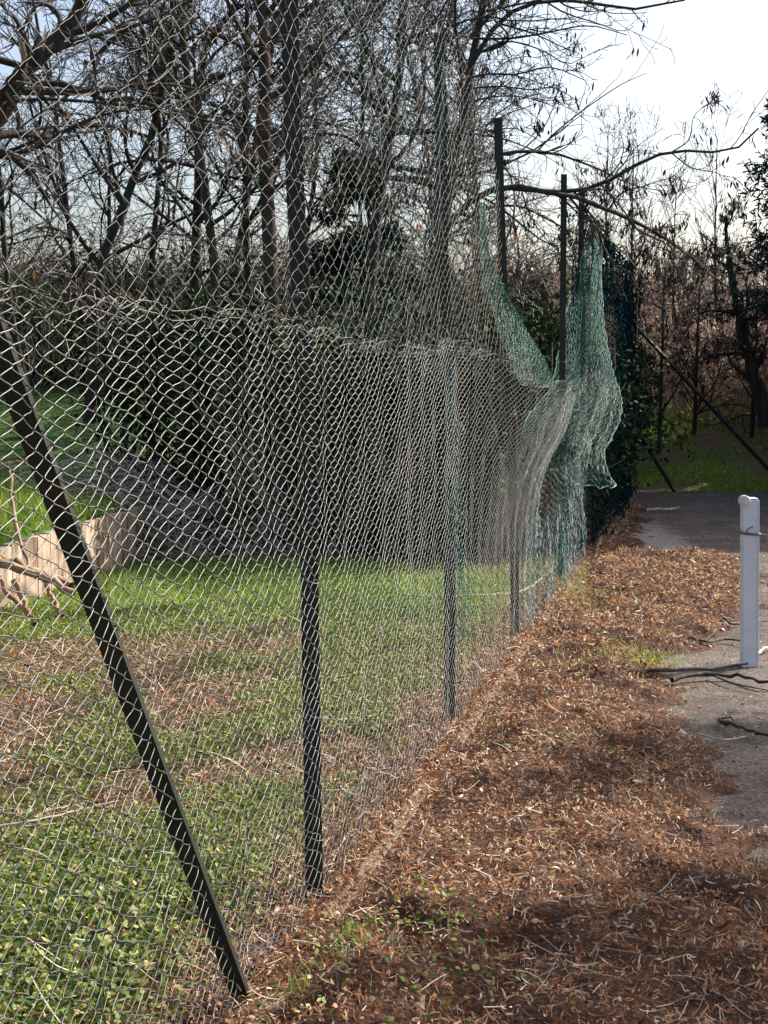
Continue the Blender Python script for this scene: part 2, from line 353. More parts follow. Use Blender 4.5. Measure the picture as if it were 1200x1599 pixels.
# ---------------------------------------------------------------- litter on the court side
edge_px = [(1200, 770), (1000, 800), (965, 840), (960, 866), (1130, 874), (1168, 900), (1150, 960), (1060, 1000), (1015, 1050), (1010, 1100), (1040, 1150), (1130, 1210), (1085, 1270), (1150, 1340), (1230, 1400), (1300, 1600), (1500, 2400)]
ew = np.array([G(*p)[:2] for p in edge_px[1:]]); ew = ew[np.argsort(ew[:, 1])]
def lit_mask(x, y):
    e = np.interp(y, ew[:, 1], ew[:, 0]) + 0.22 * (fnoise(x, y, 0.22, 8) - 0.5) * 2
    soft = 0.17 + 0.012 * y
    m = 1 - sstep(-soft, soft * 1.1, x - e)
    for a in ((870, 1045, 0.16, 0.33), (925, 960, 0.12, 0.4), (780, 1195, 0.06, 0.13), (900, 925, .1, .3)): m = m * (1 - 0.7 * blob(x, y, *a))
    return m * sstep(-0.42, -0.12, n_of(x, y) + 0.25 * (fnoise(x, y, 0.3, 17) - 0.5))
def lit_h(x, y):
    return -0.012 + lit_mask(x, y) * (0.016 + (0.14 * fnoise(x, y, 0.30, 11) ** 1.5 + 0.02 * vnoise(x, y, 0.07, 3)) * sstep(0.12, 0.35, n_of(x, y)))
ls = np.arange(1.2, 20.3, 0.03); ln = np.arange(-0.1, 3.2, 0.03)
SS, NN = np.meshgrid(ls, ln); V = fence(SS, 0.0, NN); V[..., 2] = lit_h(V[..., 0], V[..., 1])
I = np.arange(SS.size).reshape(SS.shape)
q = np.stack([I[:-1, :-1], I[1:, :-1], I[1:, 1:], I[:-1, 1:]], -1).reshape(-1, 4)
keep = (V[..., 2].ravel()[q] > -0.008).any(1)
bed = (V.reshape(-1, 3), q[keep])
def scatter(n, ylo, yhi, xlo, xhi, prob):
    """world points inside the picture's fan of view (a bit wider)"""
    u = rng.random(n); y = (ylo**1.0 + (yhi - ylo) * u)
    x = xlo + (xhi - xlo) * rng.random(n)
    k = (np.abs(x) < 0.31 * y + 0.5) & (rng.random(n) < prob(x, y))
    return x[k], y[k]
def make_leaves(x, y, z, L, W, up=0.5, mat_curl=2.0, K=4):
    N = len(x); d = rdir(N, up); nrm = rdir(N, 1.0)
    return strips(np.stack([x, y, z], 1), d, nrm, L, W, rng.normal(0, mat_curl, N), K)
kb = lambda x, y: np.exp(-((n_of(x, y) - 0.10) / 0.05) ** 2)
x, y = scatter(560000, 3.2, 20, -0.6, 4.5, lambda x, y: (lit_mask(x, y) * (0.75 + 0.25 * kb(x, y)) + 0.07 * (n_of(x, y) > 0.05) * (0.3 + fnoise(x, y, .5, 77))) * np.clip(5.0 / y, 0.3, 1.0))
N = len(x); print('litter', N)
z = np.maximum(np.maximum(lit_h(x, y), 0.004), np.where((n_of(x, y) > .06) & (n_of(x, y) < .14), 0.027, np.where(n_of(x, y) < .06, H(x, y), 0))) + 0.003 + rng.random(N) ** 2 * 0.042 * lit_mask(x, y)
sz = rng.random(N); open_ = lit_mask(x, y) < 0.3
A = make_leaves(x, y, z, (0.016 + 0.038 * sz ** 2) * np.where(open_, .5, 1), np.where(rng.random(N) < .05, rng.uniform(.007, .014, N), rng.uniform(.0018, .0055, N)) * np.clip(y / 6, 1, 1.8), 0.55, 2.6, 5)
k = (rng.random(N) < 0.07) & ~open_
n2 = k.sum()
B = strips(np.stack([x[k], y[k], z[k] + 0.008], 1), rdir(n2, 0.35), rdir(n2), rng.uniform(0.04, 0.12, n2), rng.uniform(0.0012, 0.003, n2), rng.normal(0, 1.5, n2), 5, np.ones(5))
Vv, Fq = join([bed, A, B])
mi = np.r_[np.zeros(len(bed[1])), np.ones(len(A[1])), np.full(len(B[1]), 2)]
o = mesh_obj('leaf_litter', Vv, Fq, [M['littersoil'], M['litter'], M['straw']], mi=mi)
tag(o, 'rusty brown curled leaf litter heaped along the court side of the fence', 'fallen leaves', kind='stuff')

# ---------------------------------------------------------------- left side: litter, weeds, lawn
def leftm(x, y): return sstep(0.12, -0.05, n_of(x, y)) * (y < 13.5)
def green(x, y):
    g = fnoise(x, y, 0.75, 21) + 0.1 * (fnoise(x, y, 0.25, 30) - .5)
    near = sstep(5.4, 4.2, y) * 0.10
    return np.clip(sstep(0.46, 0.60, g + near) * 0.9 + sstep(8.3, 9.6, y) * 0.9 * (fnoise(x, y, 0.6, 33) + 0.35 - 0.25 * sstep(-1.6, 0.6, x) > 0.42), 0, 1) * sstep(0.0, -0.35, n_of(x, y) + 0.1 * (fnoise(x, y, .3, 2) - .5))
x, y = scatter(260000, 2.3, 13.5, -4.5, 1.9, lambda x, y: leftm(x, y) * (1 - 0.72 * green(x, y)) * np.clip(6.0 / y, 0.3, 1.0) * (1 - 0.5 * sstep(8.5, 9.6, y)))
N = len(x); z = H(x, y) + 0.006 + rng.random(N) ** 2 * 0.02
A = make_leaves(x, y, z, rng.uniform(0.015, 0.055, N), rng.uniform(0.002, 0.009, N), 0.45, 2.2)
k = rng.random(N) < 0.12; n2 = k.sum()
B = strips(np.stack([x[k], y[k], z[k] + 0.01], 1), rdir(n2, 0.3), rdir(n2), rng.uniform(0.05, 0.2, n2), rng.uniform(0.0015, 0.004, n2), rng.normal(0, 1.0, n2), 5, np.ones(5))
Vv, Fq = join([A, B]); mi = np.r_[np.zeros(len(A[1])), np.ones(len(B[1]))]
o = mesh_obj('leaf_litter', Vv, Fq, [M['litter'], M['straw']], mi=mi)
tag(o, 'dry brown leaves and stems lying between the weeds behind the fence', 'fallen leaves', kind='stuff')
print('left litter', N)
# weeds: small rounded leaves
x, y = scatter(330000, 2.3, 9.8, -3.4, 1.2, lambda x, y: leftm(x, y) * green(x, y) * 0.8 * np.clip(6.0 / y, 0.4, 1.0))
N = len(x); z = H(x, y) + rng.random(N) * 0.055
xc = []; yc = []
for px_, py_, r_c, n_c in ((555, 1490, .05, 60), (700, 1500, .05, 60), (620, 1500, .12, 40), (480, 1575, .08, 60), (720, 1575, .12, 60), (600, 1560, .15, 60), (890, 1190, .07, 60), (950, 1050, .1, 120), (980, 1030, .08, 90), (930, 940, .2, 150)):
    g = G(px_, py_); xc.append(g[0] + rng.normal(0, r_c, n_c)); yc.append(g[1] + rng.normal(0, r_c * 1.4, n_c))
xc = np.concatenate(xc); yc = np.concatenate(yc); near_n = len(x); x = np.r_[x, xc]; y = np.r_[y, yc]; z = np.r_[z, lit_h(xc, yc) + rng.uniform(.01, .05, len(xc))]; N = len(x)
nr = norm(np.stack([rng.normal(0, .55, N), rng.normal(0, .55, N), np.ones(N)], 1)); d = rdir(N, 0.3)
A = strips(np.stack([x, y, z], 1), d, nr, rng.uniform(0.009, 0.026, N) * np.where((y < 4.6) & (np.arange(N) < near_n), 1.25, 1), rng.uniform(0.006, 0.015, N) * np.where(y < 4.6, 1.35, 1), rng.normal(0.2, 0.9, N), 4)
o = mesh_obj('weeds', A[0], A[1], M['clover']); tag(o, 'patches of small green weeds growing behind the wire fence', 'weeds', kind='stuff')
print('weeds', N)
# grass blades
xs, ys = scatter(110000, 2.5, 13.6, -4.6, 1.9, lambda x, y: leftm(x, y) * green(x, y) * (0.25 + 0.75 * sstep(8.0, 9.4, y)) * (1 - sstep(12.9, 13.6, y)))
xb, yb = scatter(60000, 10, 21, -6.5, -1.5, lambda x, y: (wall_d(x, y) > 0.14) * (wall_t(x, y) < WL + 1.2) * 0.8)
xt = []; yt = []
for px, py, r, n in ((945, 1000, 0.10, 700), (965, 1030, 0.12, 700), (895, 1175, 0.07, 450), (870, 1195, 0.06, 200), (955, 1200, .03, 80), (945, 1135, .02, 60), (560, 1500, 0.05, 60), (700, 1505, 0.05, 80), (480, 1560, .05, 40), (905, 905, 0.15, 300), (640, 1470, .05, 30)):
    g = G(px, py); xt.append(g[0] + rng.normal(0, r, n)); yt.append(g[1] + rng.normal(0, r * 1.6, n))
xt = np.concatenate(xt); yt = np.concatenate(yt)
xv, yv = scatter(70000, 20.0, 27, 1.0, 9, lambda x, y: 0.9 * sstep(.35, .6, fnoise(x, y, 1.1, 19)) * (n_of(x, y) > 0))
x = np.r_[xs, xb, xt, xv]; y = np.r_[ys, yb, yt, yv]; N = len(x)
z = H(x, y); z[len(xs) + len(xb):len(xs) + len(xb) + len(xt)] = 0.01
Lg = rng.uniform(0.03, 0.085, N); Lg[len(xs):len(xs) + len(xb)] *= 1.6; Lg[len(xs)+len(xb)+len(xt):] *= 1.0 * (0.5 + 1.6 * fnoise(xv, yv, 0.6, 9) ** 2)
Wg = rng.uniform(0.003, 0.006, N); Wg[len(xs):len(xs) + len(xb)] *= 1.7; Wg[len(xs)+len(xb)+len(xt):] *= 2.6
dr = norm(np.stack([rng.normal(0, .45, N), rng.normal(0, .45, N), np.ones(N)], 1))
A = strips(np.stack([x, y, z], 1), dr, rdir(N, 0.2), Lg, Wg, rng.normal(0, 0.9, N), 4, np.array([1, .9, .6, .08]))
o = mesh_obj('grass', A[0], A[1], M['grass']); tag(o, 'bright green grass on the lawn, bank and verge', 'grass', kind='stuff')
# yellowed grass on the court
xt = []; yt = []
for px, py, r, n in ((930, 925, 0.20, 900), (1000, 900, 0.22, 500), (960, 1000, 0.16, 500), (1130, 940, 0.08, 200), (955, 1065, 0.12, 350), (900, 1180, 0.10, 250), (930, 945, .15, 400), (620, 1490, .12, 160)):
    g = G(px, py); xt.append(g[0] + rng.normal(0, r, n)); yt.append(g[1] + rng.normal(0, r * 2.2, n))
x = np.concatenate(xt); y = np.concatenate(yt); N = len(x)
A = strips(np.stack([x, y, np.full(N, 0.02)], 1), norm(np.stack([rng.normal(0, .8, N), rng.normal(0, .8, N), np.ones(N) * 0.7], 1)), rdir(N), rng.uniform(0.03, 0.08, N), rng.uniform(0.002, 0.005, N), rng.normal(0, 1.2, N), 4)
o = mesh_obj('dry_grass', A[0], A[1], M['drygrass']); tag(o, 'yellowed grass tufts sprouting through the leaf litter on the court', 'dry grass', kind='stuff')

# ---------------------------------------------------------------- the fence
fe = empty('chain_link_fence', (*fence(0.0, 0.0)[:2], 0)); fe.location = tuple(fence(4.5, 0.0))
tag(fe, 'tall sagging chain link fence on dark steel posts beside the court', 'fence')
def angle_bar(pts, wdt=0.045, th=0.005, twist=0.0):
    """an L section bar through the points: one flat facing the court, one along it"""
    pts = resample(pts, 9) if len(pts) > 2 else resample(pts, 4)
    t = norm(pts[-1] - pts[0]); n3 = np.array([Nn[0], Nn[1], 0]); a = norm(np.cross(t, n3)); n3 = np.cross(a, t)
    if a[0] * D[0] + a[1] * D[1] < 0: a = -a
    sec = [(0, 0), (wdt*.3, 0), (wdt*.3, -th), (th, -th), (th, -wdt), (0, -wdt)]
    Vs = np.array([[p + a * u + n3 * v for u, v in sec] for p in pts]); K = len(pts)
    I = np.arange(K * 6).reshape(K, 6)
    q = np.stack([I[:-1], np.roll(I[:-1], -1, 1), np.roll(I[1:], -1, 1), I[1:]], -1).reshape(-1, 4)
    e = np.array([[I[-1, 0], I[-1, 1], I[-1, 2], I[-1, 3]], [I[-1, 0], I[-1, 3], I[-1, 4], I[-1, 5]]])
    return Vs.reshape(-1, 3), np.concatenate([q, e])
def sec_post(pts, wx, wy):
    """T section post facing the view: flat plus web"""
    pts = resample(pts, 8)
    Vs = []
    sec = [(-wx/2, -0.003), (wx/2, -0.003), (wx/2, 0.003), (0.004, 0.003), (0.004, wy), (-0.004, wy), (-0.004, 0.003), (-wx/2, 0.003)]
    for p in pts: Vs += [p + np.array([u, v, 0]) for u, v in sec]
    K = len(pts); I = np.arange(K * 8).reshape(K, 8)
    q = np.stack([I[:-1], np.roll(I[:-1], -1, 1), np.roll(I[1:], -1, 1), I[1:]], -1).reshape(-1, 4)
    e = np.array([[I[-1, 0], I[-1, 1], I[-1, 2], I[-1, 7]], [I[-1, 3], I[-1, 4], I[-1, 5], I[-1, 6]]])
    return np.array(Vs), np.concatenate([q, e])
POST_N = -0.03
post_specs = [  # picture points from foot to top
    [(492, 1402), (485, 1000), (478, 600), (466, 400), (452, 0), (446, -200)],
    [(703, 1127), (702, 800), (700, 560), (692, 400), (689, 200), (686, 52)],
    [(806, 995), (800, 700), (788, 480), (781, 300), (778, 184)],
    [(877, 906), (878, 600), (880, 400), (881, 272)],
]
for i, pp in enumerate(post_specs):
    Y = G(*pp[0])[1]
    pts = [at(a, b, Y) for a, b in pp]; pts[0][2] = -0.1
    v, f = sec_post(pts, (0.052, 0.05, 0.05, 0.046)[i], 0.035)
    part('post', v, f, M['post'], fe)
s5 = s_of_px(905)
far_s = [s5, s5 + 1.9, s5 + 3.6, S_END - 1.0, S_END]
for i, s in enumerate(far_s):
    b = fence(s, -0.1, POST_N); tp = fence(s, [3.12, 3.0, 3.0, 3.05, 3.1][i], POST_N); tp[0] += [0.02, -0.03, 0.03, 0, 0.02][i]
    v, f = sec_post([b, (b + tp) / 2, tp], 0.05, 0.04); part('post', v, f, M['post'], fe)
b0 = fence(2.2, -0.1, POST_N); t0 = fence(2.12, 3.1, POST_N)
v, f = sec_post([b0, (b0 + t0) / 2, t0], 0.052, 0.035); part('post', v, f, M['post'], fe)
# leaning brace in the fence plane, then the braces of the far corner
foot = G(397, 1562); foot[2] = -0.03
v, f = angle_bar([foot, fence(2.22, 2.06, -0.02)], 0.046); part('brace', v, f, M['post'], fe)
cpt = fence(S_END, 0, POST_N)
Yc = cpt[1]
for a, b in (((1000, 503), (1236, 779)), ((996, 655), (1056, 772))):
    A_ = at(a[0], a[1], Yc); B_ = at(b[0], b[1], Yc - 0.02); B_[2] = max(B_[2], -0.03)
    A_[0] = min(A_[0], cpt[0] + 0.03)
    v, f = tubes(np.array([resample([A_, B_], 4)]), np.full((1, 4), 0.028), 4, True); part('brace', v, f, M['post'], fe)

# woven wire. surface coordinates (s, z), with sag, bulge and pulled areas
sP = [s_of_px(p) for p in (492, 703, 805, 877)]
def deform(s, z, upper):
    n = 0.028 + (0.05 * (fnoise(s, z, 1.1, 41) - 0.5) + 0.02 * (fnoise(s, z, 0.3, 44) - 0.5)) * np.clip(3.5 / s, 0, 1) ** 1.5
    for sp in sP: n = n - (n - 0.024) * np.exp(-((s - sp) / 0.25) ** 2) * 0.35
    n = np.maximum(n, 0.006)
    ds = 0.085 * (fnoise(s, z, 0.42, 51) - 0.5) + 0.026 * (fnoise(s, z, 0.13, 55) - 0.5)
    dz = 0.07 * (fnoise(s, z, 0.6, 61) - 0.5) + 0.022 * (fnoise(s, z, 0.12, 65) - 0.5)
    # pull towards the collapsed part after the second post
    w = sstep(sP[1], sP[2] + 0.3, s) * (1 - sstep(sP[3] - 0.2, sP[3] + 1.2, s))
    hgt = sstep(0.5, 1.7, z) if not upper else (1 - sstep(1.8, 2.7, z) * 0.8)
    if upper:
        hgt = 1 - sstep(1.5, 2.0, z); ds = ds + 0.3 * w * hgt; dz = dz - 0.24 * w * hgt
    else:
        ds = ds + 0.38 * w * hgt; dz = dz - 0.24 * w * hgt
    n = n + 0.20 * w * hgt ** 2
    # general sag of the seam between posts
    dz = dz - 0.05 * np.sin(np.clip((s - sP[0]) / (sP[1] - sP[0]), 0, 1) * pi) * (sstep(0.8, 1.7, z) if not upper else (1 - sstep(1.7, 2.6, z)))
    return s + ds, z + dz, n
def ztop_upper(s):
    xs = [s_of_px(p) - 0.1 for p in (600, 690, 720, 745, 758, 768, 776, 795, 835, 866)]
    return np.interp(s, xs, [3.08, 3.04, 2.95, 2.80, 2.72, 2.55, 2.0, 1.86, 1.62, 1.45])
COLW = 0.041                                      # spacing of the woven wires
def weave(s0, s1, zlo, zhi_f, upper, per, fr, rad, sides=3, fine=True, COLW=COLW):
    """each wire zigzags between its two neighbours: a long rising stroke, a short falling one"""
    cols = np.arange(s0, s1, COLW); groups = {}; parts = []
    ku = np.array([0.0, 0.12, 0.36, 0.64, 0.88]) if fine else np.array([0.0, 0.5])
    sm = 0.55 * ku + 0.45 * (0.5 - 0.5 * np.cos(pi * ku))
    for i, c in enumerate(cols):
        n = int((zhi_f(c) - zlo) / per)
        if n < 3: continue
        off = (i * fr) % 1.0
        base = np.arange(n)[:, None] + off
        up_ = base + fr * ku[None, :]; dn = base + fr + (1 - fr) * ku[None, :]
        t = np.concatenate([up_, dn], 1).ravel()
        sv = np.tile(np.concatenate([sm, 1 - sm]), n)
        # rounded knees that reach just past the neighbour's
        sv = 0.5 + (sv - 0.5) * 1.06
        kn = np.tile(np.concatenate([ku == 0, ku == 0]), n)
        z = zlo + (t - 0.5) * per
        if not upper: z = 1.72 * (1.28 * (z / 1.72) - 0.28 * (z / 1.72) ** 2)
        z = np.maximum(z, zlo)
        S, Zz, nn = deform(c + COLW * sv, z, upper)
        wav = 0.0022 * np.sin(pi * np.arange(len(t)) / len(ku) + i)
        jit = (fnoise(np.full_like(z, c * 7.3), z, 0.16, 71) - 0.5) * 0.016
        P = fence(S + jit, Zz, nn + wav + (0.012 if upper else 0.0))
        groups.setdefault(len(t), []).append(P)
    for k, L in groups.items():
        P = np.array(L); parts.append(tubes(P, np.full(P.shape[:2], rad), sides))
    return join(parts)
MID = s_of_px(832)
mats_w = M['wire']
tl = lambda s: 1.72 + 0.02 * sin(s * 9)
v1, f1 = join([weave(2.0, 7.0, 0.0, tl, False, 0.044, 0.59, 0.00120, 5), weave(7.0 + 0.01, MID, 0.0, tl, False, 0.044, 0.61, 0.00092, 3)])
part('wire_mesh', v1, f1, mats_w, fe, True)
upper_mesh = weave(2.0, s_of_px(846), 1.66, ztop_upper, True, 0.056, 0.56, 0.00085, 3, True, 0.050)
v1, f1 = weave(MID + 0.03, S_END, 0.0, lambda s: 0.95 if s < sP[3] + 0.5 else (1.2 if s < s5 else 2.9), False, 0.05, 0.7, 0.0013, 3, False, 0.09)
part('wire_mesh', v1, f1, M['wireold'], fe, True)
# tension wires at foot, middle and seam
tw = []
for z0, up in ((1.70, False), (1.68, True)):
    s = np.linspace(2.0, MID - 0.05, 90); S, Zz, n = deform(s, np.full_like(s, z0), up)
    tw.append(tubes(np.array([fence(S, Zz + 0.008 * np.sin(s * 23), n + 0.006)]), np.full((1, 90), 0.0012), 4))
for sp_i, (sp0, pp) in enumerate(zip(sP, post_specs)):
    for zt_ in (0.18, 0.55, 0.95, 1.35, 1.68, 2.1, 2.5, 2.9)[:(5 if sp_i in (2, 3) else 8)]:
        pm = np.array([at(a, b, G(*pp[0])[1]) for a, b in pp]); xx = np.interp(zt_, pm[:, 2], pm[:, 0]); yy = G(*pp[0])[1]
        an = np.linspace(0, 2 * pi, 22)
        P = np.stack([xx + 0.034 * np.cos(an), yy + 0.006 + 0.034 * np.sin(an), zt_ + 0.012 * np.sin(an * 0.5 + sp_i) + 0.004 * np.cos(an * 3)], -1)
        tail = np.array([P[-1], P[-1] + [0.01, -0.012, 0.012], P[-1] + [0.022, -0.02, 0.006], P[-1] + [0.03, -0.022, -0.014]])
        tw.append(tubes(P[None], np.full((1, 22), 0.0016), 4)); tw.append(tubes(resample(tail, 8)[None], np.full((1, 8), 0.0015), 4))
v1, f1 = join(tw); part('tension_wire', v1, f1, M['wire'], fe, True)
# loose cut wire ends and twisted tails along the seam
N = 420; s = rng.uniform(2.2, MID, N); zz = rng.normal(1.70, 0.045, N); S, Zz, n = deform(s, zz, False)
base = fence(S, Zz, n + 0.01); d = norm(rdir(N, 0.8) * 0.6 + np.array([Nn[0], Nn[1], 0]) * 0.4 + np.array([0, 0, 0.25])); d2 = rdir(N)
tt = np.linspace(0, 1, 6)[None, :, None]; Ln = rng.uniform(0.02, 0.06, N)[:, None, None]
P = base[:, None] + d[:, None] * tt * Ln + d2[:, None] * tt ** 2 * Ln * 0.7
a1 = tubes(P, np.full(P.shape[:2], 0.0014), 3)
# torn hooked ends beside the third post
N = 34; pts = []
for i in range(N):
    py = rng.uniform(310, 500); px = np.interp(py, [310, 440, 500], [760, 778, 800]) + rng.uniform(-4, 6); Y = 8.9
    b = at(px, py, Y); L_ = rng.uniform(0.06, 0.15); sg = rng.uniform(0.6, 1.2)
    pts.append(np.array([b + np.array([L_ * sin(t * 1.7) * sg, -0.02 * t, L_ * 0.45 * (sin(t * 2.6) * 0.8 - t * 0.3)]) for t in np.linspace(0, 1, 6)]))
a2 = tubes(np.array(pts), np.full((N, 6), 0.0018), 3)
v1, f1 = join([upper_mesh, a1, a2]); part('wire_mesh', v1, f1, M['wireold'], fe, True)

# ---------------------------------------------------------------- green netting
def grid_patch(rows, nu, nv):
    """rows: list of rows, each a list of world points -> (nv, nu, 3)"""
    R = np.array([resample(r, nu) for r in rows])
    out = np.stack([resample(R[:, j], nv) for j in range(nu)], 1)
    return out
def lattice(Gd, rad, amp=0.0, edge=None, seed=0, mask=None):
    nv, nu, _ = Gd.shape
    if amp:
        r = np.random.default_rng(seed); j = r.normal(0, 1, Gd.shape)
        Gd = Gd + amp * j
    segs = []
    a = Gd[:-1, :-1].reshape(-1, 3); b = Gd[1:, 1:].reshape(-1, 3); c = Gd[1:, :-1].reshape(-1, 3); d = Gd[:-1, 1:].reshape(-1, 3)
    ii, jj = np.meshgrid(np.arange(nv - 1), np.arange(nu - 1), indexing='ij'); par = ((ii + jj) % 2 == 0).ravel()
    P = np.concatenate([np.stack([a[par], b[par]], 1), np.stack([c[~par], d[~par]], 1)])
    if mask is not None: P = P[mask(P.mean(1))]
    out = [tubes(P, np.full(P.shape[:2], rad), 3)]
    if edge:
        for e in (Gd[:, 0], Gd[:, -1], Gd[0], Gd[-1]):
            out.append(tubes(np.array([resample(e, 60)]), np.full((1, 60), edge), 4))
    return join(out)
def prow(lst): return [at(a, b, Y) for a, b, Y in lst]
Yf = lambda px: float(s_of_px(px) * D[1] + O[1])
net = empty('green_net', tuple(at(880, 620, 10.6)))
tag(net, 'torn green netting drooping in a flap over the collapsed fence section', 'net')
# narrow strand falling from the bent branch along the torn edge
sp_ = [((750, 316), (757, 316)), ((750, 360), (758, 360)), ((752, 410), (769, 410)), ((759, 450), (786, 448)), ((770, 490), (807, 488)), ((783, 530), (832, 530)), ((798, 565), (852, 565)), ((812, 600), (868, 605))]
rows = [prow([(a[0], a[1], Yf(a[0]) - .12), ((a[0] + b[0]) / 2, (a[1] + b[1]) / 2 + 2, Yf((a[0] + b[0]) / 2) - .16), (b[0], b[1], Yf(b[0]) - .12)]) for a, b in sp_]
g1 = grid_patch(rows, 26, 110)
v1, f1 = lattice(g1, 0.0014, 0.003, 0.0035, 1); part('net_strand', v1, f1, M['net'], net)
# the big flap
rows = [prow([(923, 352, 12.6), (932, 345, 12.5), (938, 352, 12.6)]),
        prow([(912, 385, 12.6), (925, 380, 12.3), (939, 386, 12.7)]),
        prow([(906, 430, 12.4), (922, 430, 12.0), (940, 430, 12.6)]),
        prow([(902, 500, 12.2), (920, 505, 11.7), (944, 505, 12.4)]),
        prow([(898, 560, 12.0), (922, 565, 11.4), (954, 565, 12.1)]),
        prow([(866, 600, 11.0), (915, 605, 11.0), (967, 612, 11.3)]),
        prow([(840, 632, 10.4), (900, 640, 10.5), (970, 638, 10.9)]),
        prow([(818, 668, 10.0), (885, 672, 10.1), (957, 680, 10.6)]),
        prow([(810, 698, 9.9), (880, 700, 9.9), (944, 708, 10.4)]),
        prow([(810, 722, 9.9), (845, 716, 9.8), (885, 722, 9.9), (948, 735, 10.3)]),
        prow([(812, 742, 9.9), (838, 730, 9.8), (866, 737, 9.8), (905, 757, 10.0), (963, 759, 10.3)])]
NU, NV = 84, 140
g2 = grid_patch(rows, NU, NV)
# the patch above is stretched at the bottom: folds
iu = np.linspace(0, 1, NU)[None, :]; iv = np.linspace(0, 1, NV)[:, None]
fold = 0.035 * np.sin(iu * 15 + 4 * iv) * iv + 0.02 * np.sin(iu * 43 + 7 * iv + 1) * iv
g2[..., 1] += fold; g2[..., 2] += 0.15 * fold
v1, f1 = lattice(g2, 0.00125, 0.004, 0.0035, 2); part('net_flap', v1, f1, M['net'], net)
# wires of the collapsed mesh carried in the flap
sel = g2[70:, ::2][::2]
v1, f1 = lattice(sel + np.array([0, -0.03, 0]), 0.0010, 0.012, None, 3); part('tangled_wire', v1, f1, M['wireold'], net)
# back panel of the flap
rows = [prow([(915, 372, 12.9), (925, 372, 12.9)]), prow([(900, 430, 12.8), (912, 430, 12.8)]), prow([(884, 490, 12.4), (908, 490, 12.6)]), prow([(872, 550, 12.0), (905, 550, 12.4)]), prow([(862, 600, 11.4), (905, 605, 12.0)]), prow([(850, 640, 11.0), (905, 640, 11.8)])]
g3 = grid_patch(rows, 30, 80)
v1, f1 = lattice(g3, 0.0011, 0.005, 0.003, 4); part('net_flap', v1, f1, M['net'], net)
# netting hanging down over the lower fence, around the dark hole
sA, sB = s_of_px(806), s_of_px(897)
def net_sheet(s0, s1, z0, z1, ds, dz, n0, namp, seed, hole=None):
    s = np.arange(s0, s1, ds); z = np.arange(z0, z1, dz); Sg, Zg = np.meshgrid(s, z)
    n = n0 + namp * (fnoise(Sg, Zg * 0.35, 0.35, seed) - 0.5) * 2
    return fence(Sg + 0.05 * (fnoise(Sg, Zg, 0.3, seed + 3) - 0.5), Zg, n)
g4 = net_sheet(sA, sB, 0.03, 0.98, 0.036, 0.024, 0.07, 0.10, 91)
hs_ = s_of_px(842)
def not_hole(p): return ((s_of(p[:, 0], p[:, 1]) - hs_) / 1.0) ** 2 + ((p[:, 2] - 0.82) / 0.19) ** 2 > 1
curt = lattice(g4, 0.0011, 0.006, None, 5, not_hole)
# arch rim of the hole and the bunched vertical cords
rim = [at(a, b, 9.9) for a, b in ((812, 800), (808, 765), (818, 745), (838, 733), (858, 735), (870, 748), (873, 775), (876, 820), (874, 870), (872, 895))]
cords = [resample(rim, 40), resample([at(a, b, 9.3) for a, b in ((806, 690), (803, 740), (806, 800), (812, 870), (815, 930))], 40),
         resample([at(a, b, 10.8) for a, b in ((885, 735), (880, 800), (872, 880))], 40), resample([at(a, b, 10.0) for a, b in ((845, 620), (825, 660), (812, 700), (806, 735))], 40)]
cl = []
for k, c in enumerate(cords):
    for j in range(5):
        cl.append(c + rng.normal(0, 0.006, (1, 3)) + 0.008 * np.stack([np.sin(np.linspace(0, 9 + j, 40) + j), np.cos(np.linspace(0, 7 + j, 40) + j), 0 * np.linspace(0, 1, 40)], 1))
v1, f1 = join([curt, tubes(np.array(cl), np.full((len(cl), 40), 0.0022), 3)]); part('net_curtain', v1, f1, M['netblue'], net)

# long net draped over the far panels, seen almost edge on
farnet = empty('green_net', tuple(fence(s5 + 2, 0, 0.05)))
tag(farnet, 'dark green netting draped full height over the far shaded fence panels', 'net')
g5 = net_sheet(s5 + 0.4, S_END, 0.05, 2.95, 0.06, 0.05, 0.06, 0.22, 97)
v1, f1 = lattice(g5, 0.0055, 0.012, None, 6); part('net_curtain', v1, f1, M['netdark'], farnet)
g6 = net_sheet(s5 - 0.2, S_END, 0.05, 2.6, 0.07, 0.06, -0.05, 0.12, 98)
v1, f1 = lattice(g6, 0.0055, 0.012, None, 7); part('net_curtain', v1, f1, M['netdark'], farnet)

# torn blue green net on the second post and behind the seam
net2 = empty('green_net', tuple(fence(sP[1], 1.5, 0)))
tag(net2, 'faded thin net caught on the second post and the wire around it', 'net')
ss = np.linspace(s_of_px(560), s_of_px(770), 90)
zt = np.interp(ss, [s_of_px(560), s_of_px(640), s_of_px(690), s_of_px(745), s_of_px(770)], [3.6, 3.45, 3.1, 2.85, 2.6])
Gz = np.linspace(0, 1, 70)[:, None]; Sg = np.repeat(ss[None], 70, 0); Zg = 1.55 + (zt[None] - 1.55) * Gz
g7 = fence(Sg + 0.10 * (fnoise(Sg, Zg, .4, 12) - .5), Zg, -0.06 + 0.10 * (fnoise(Sg, Zg, 0.5, 13) - 0.5))
curt = lattice(g7[::2, ::2], 0.0006, 0.012, None, 8)
cl = []
for k in range(3):
    pts = [at(690 + 3 * sin(k + t * 5), 90 + (170 + 60 * k) * t, G(703, 1127)[1] - 0.035) + rng.normal(0, .004, 3) for t in np.linspace(0.02, 1, 14)]
    cl.append(resample(pts, 40))
for k in range(9):
    pts = [at(704 + 6 * k * 0.5 * t + 10 * t * t + 4 * sin(k * 2 + t * 7), 560 + 440 * t, G(703, 1127)[1] - 0.06) + rng.normal(0, .006, 3) for t in np.linspace(0, 1, 14)]
    cl.append(resample(pts, 40))
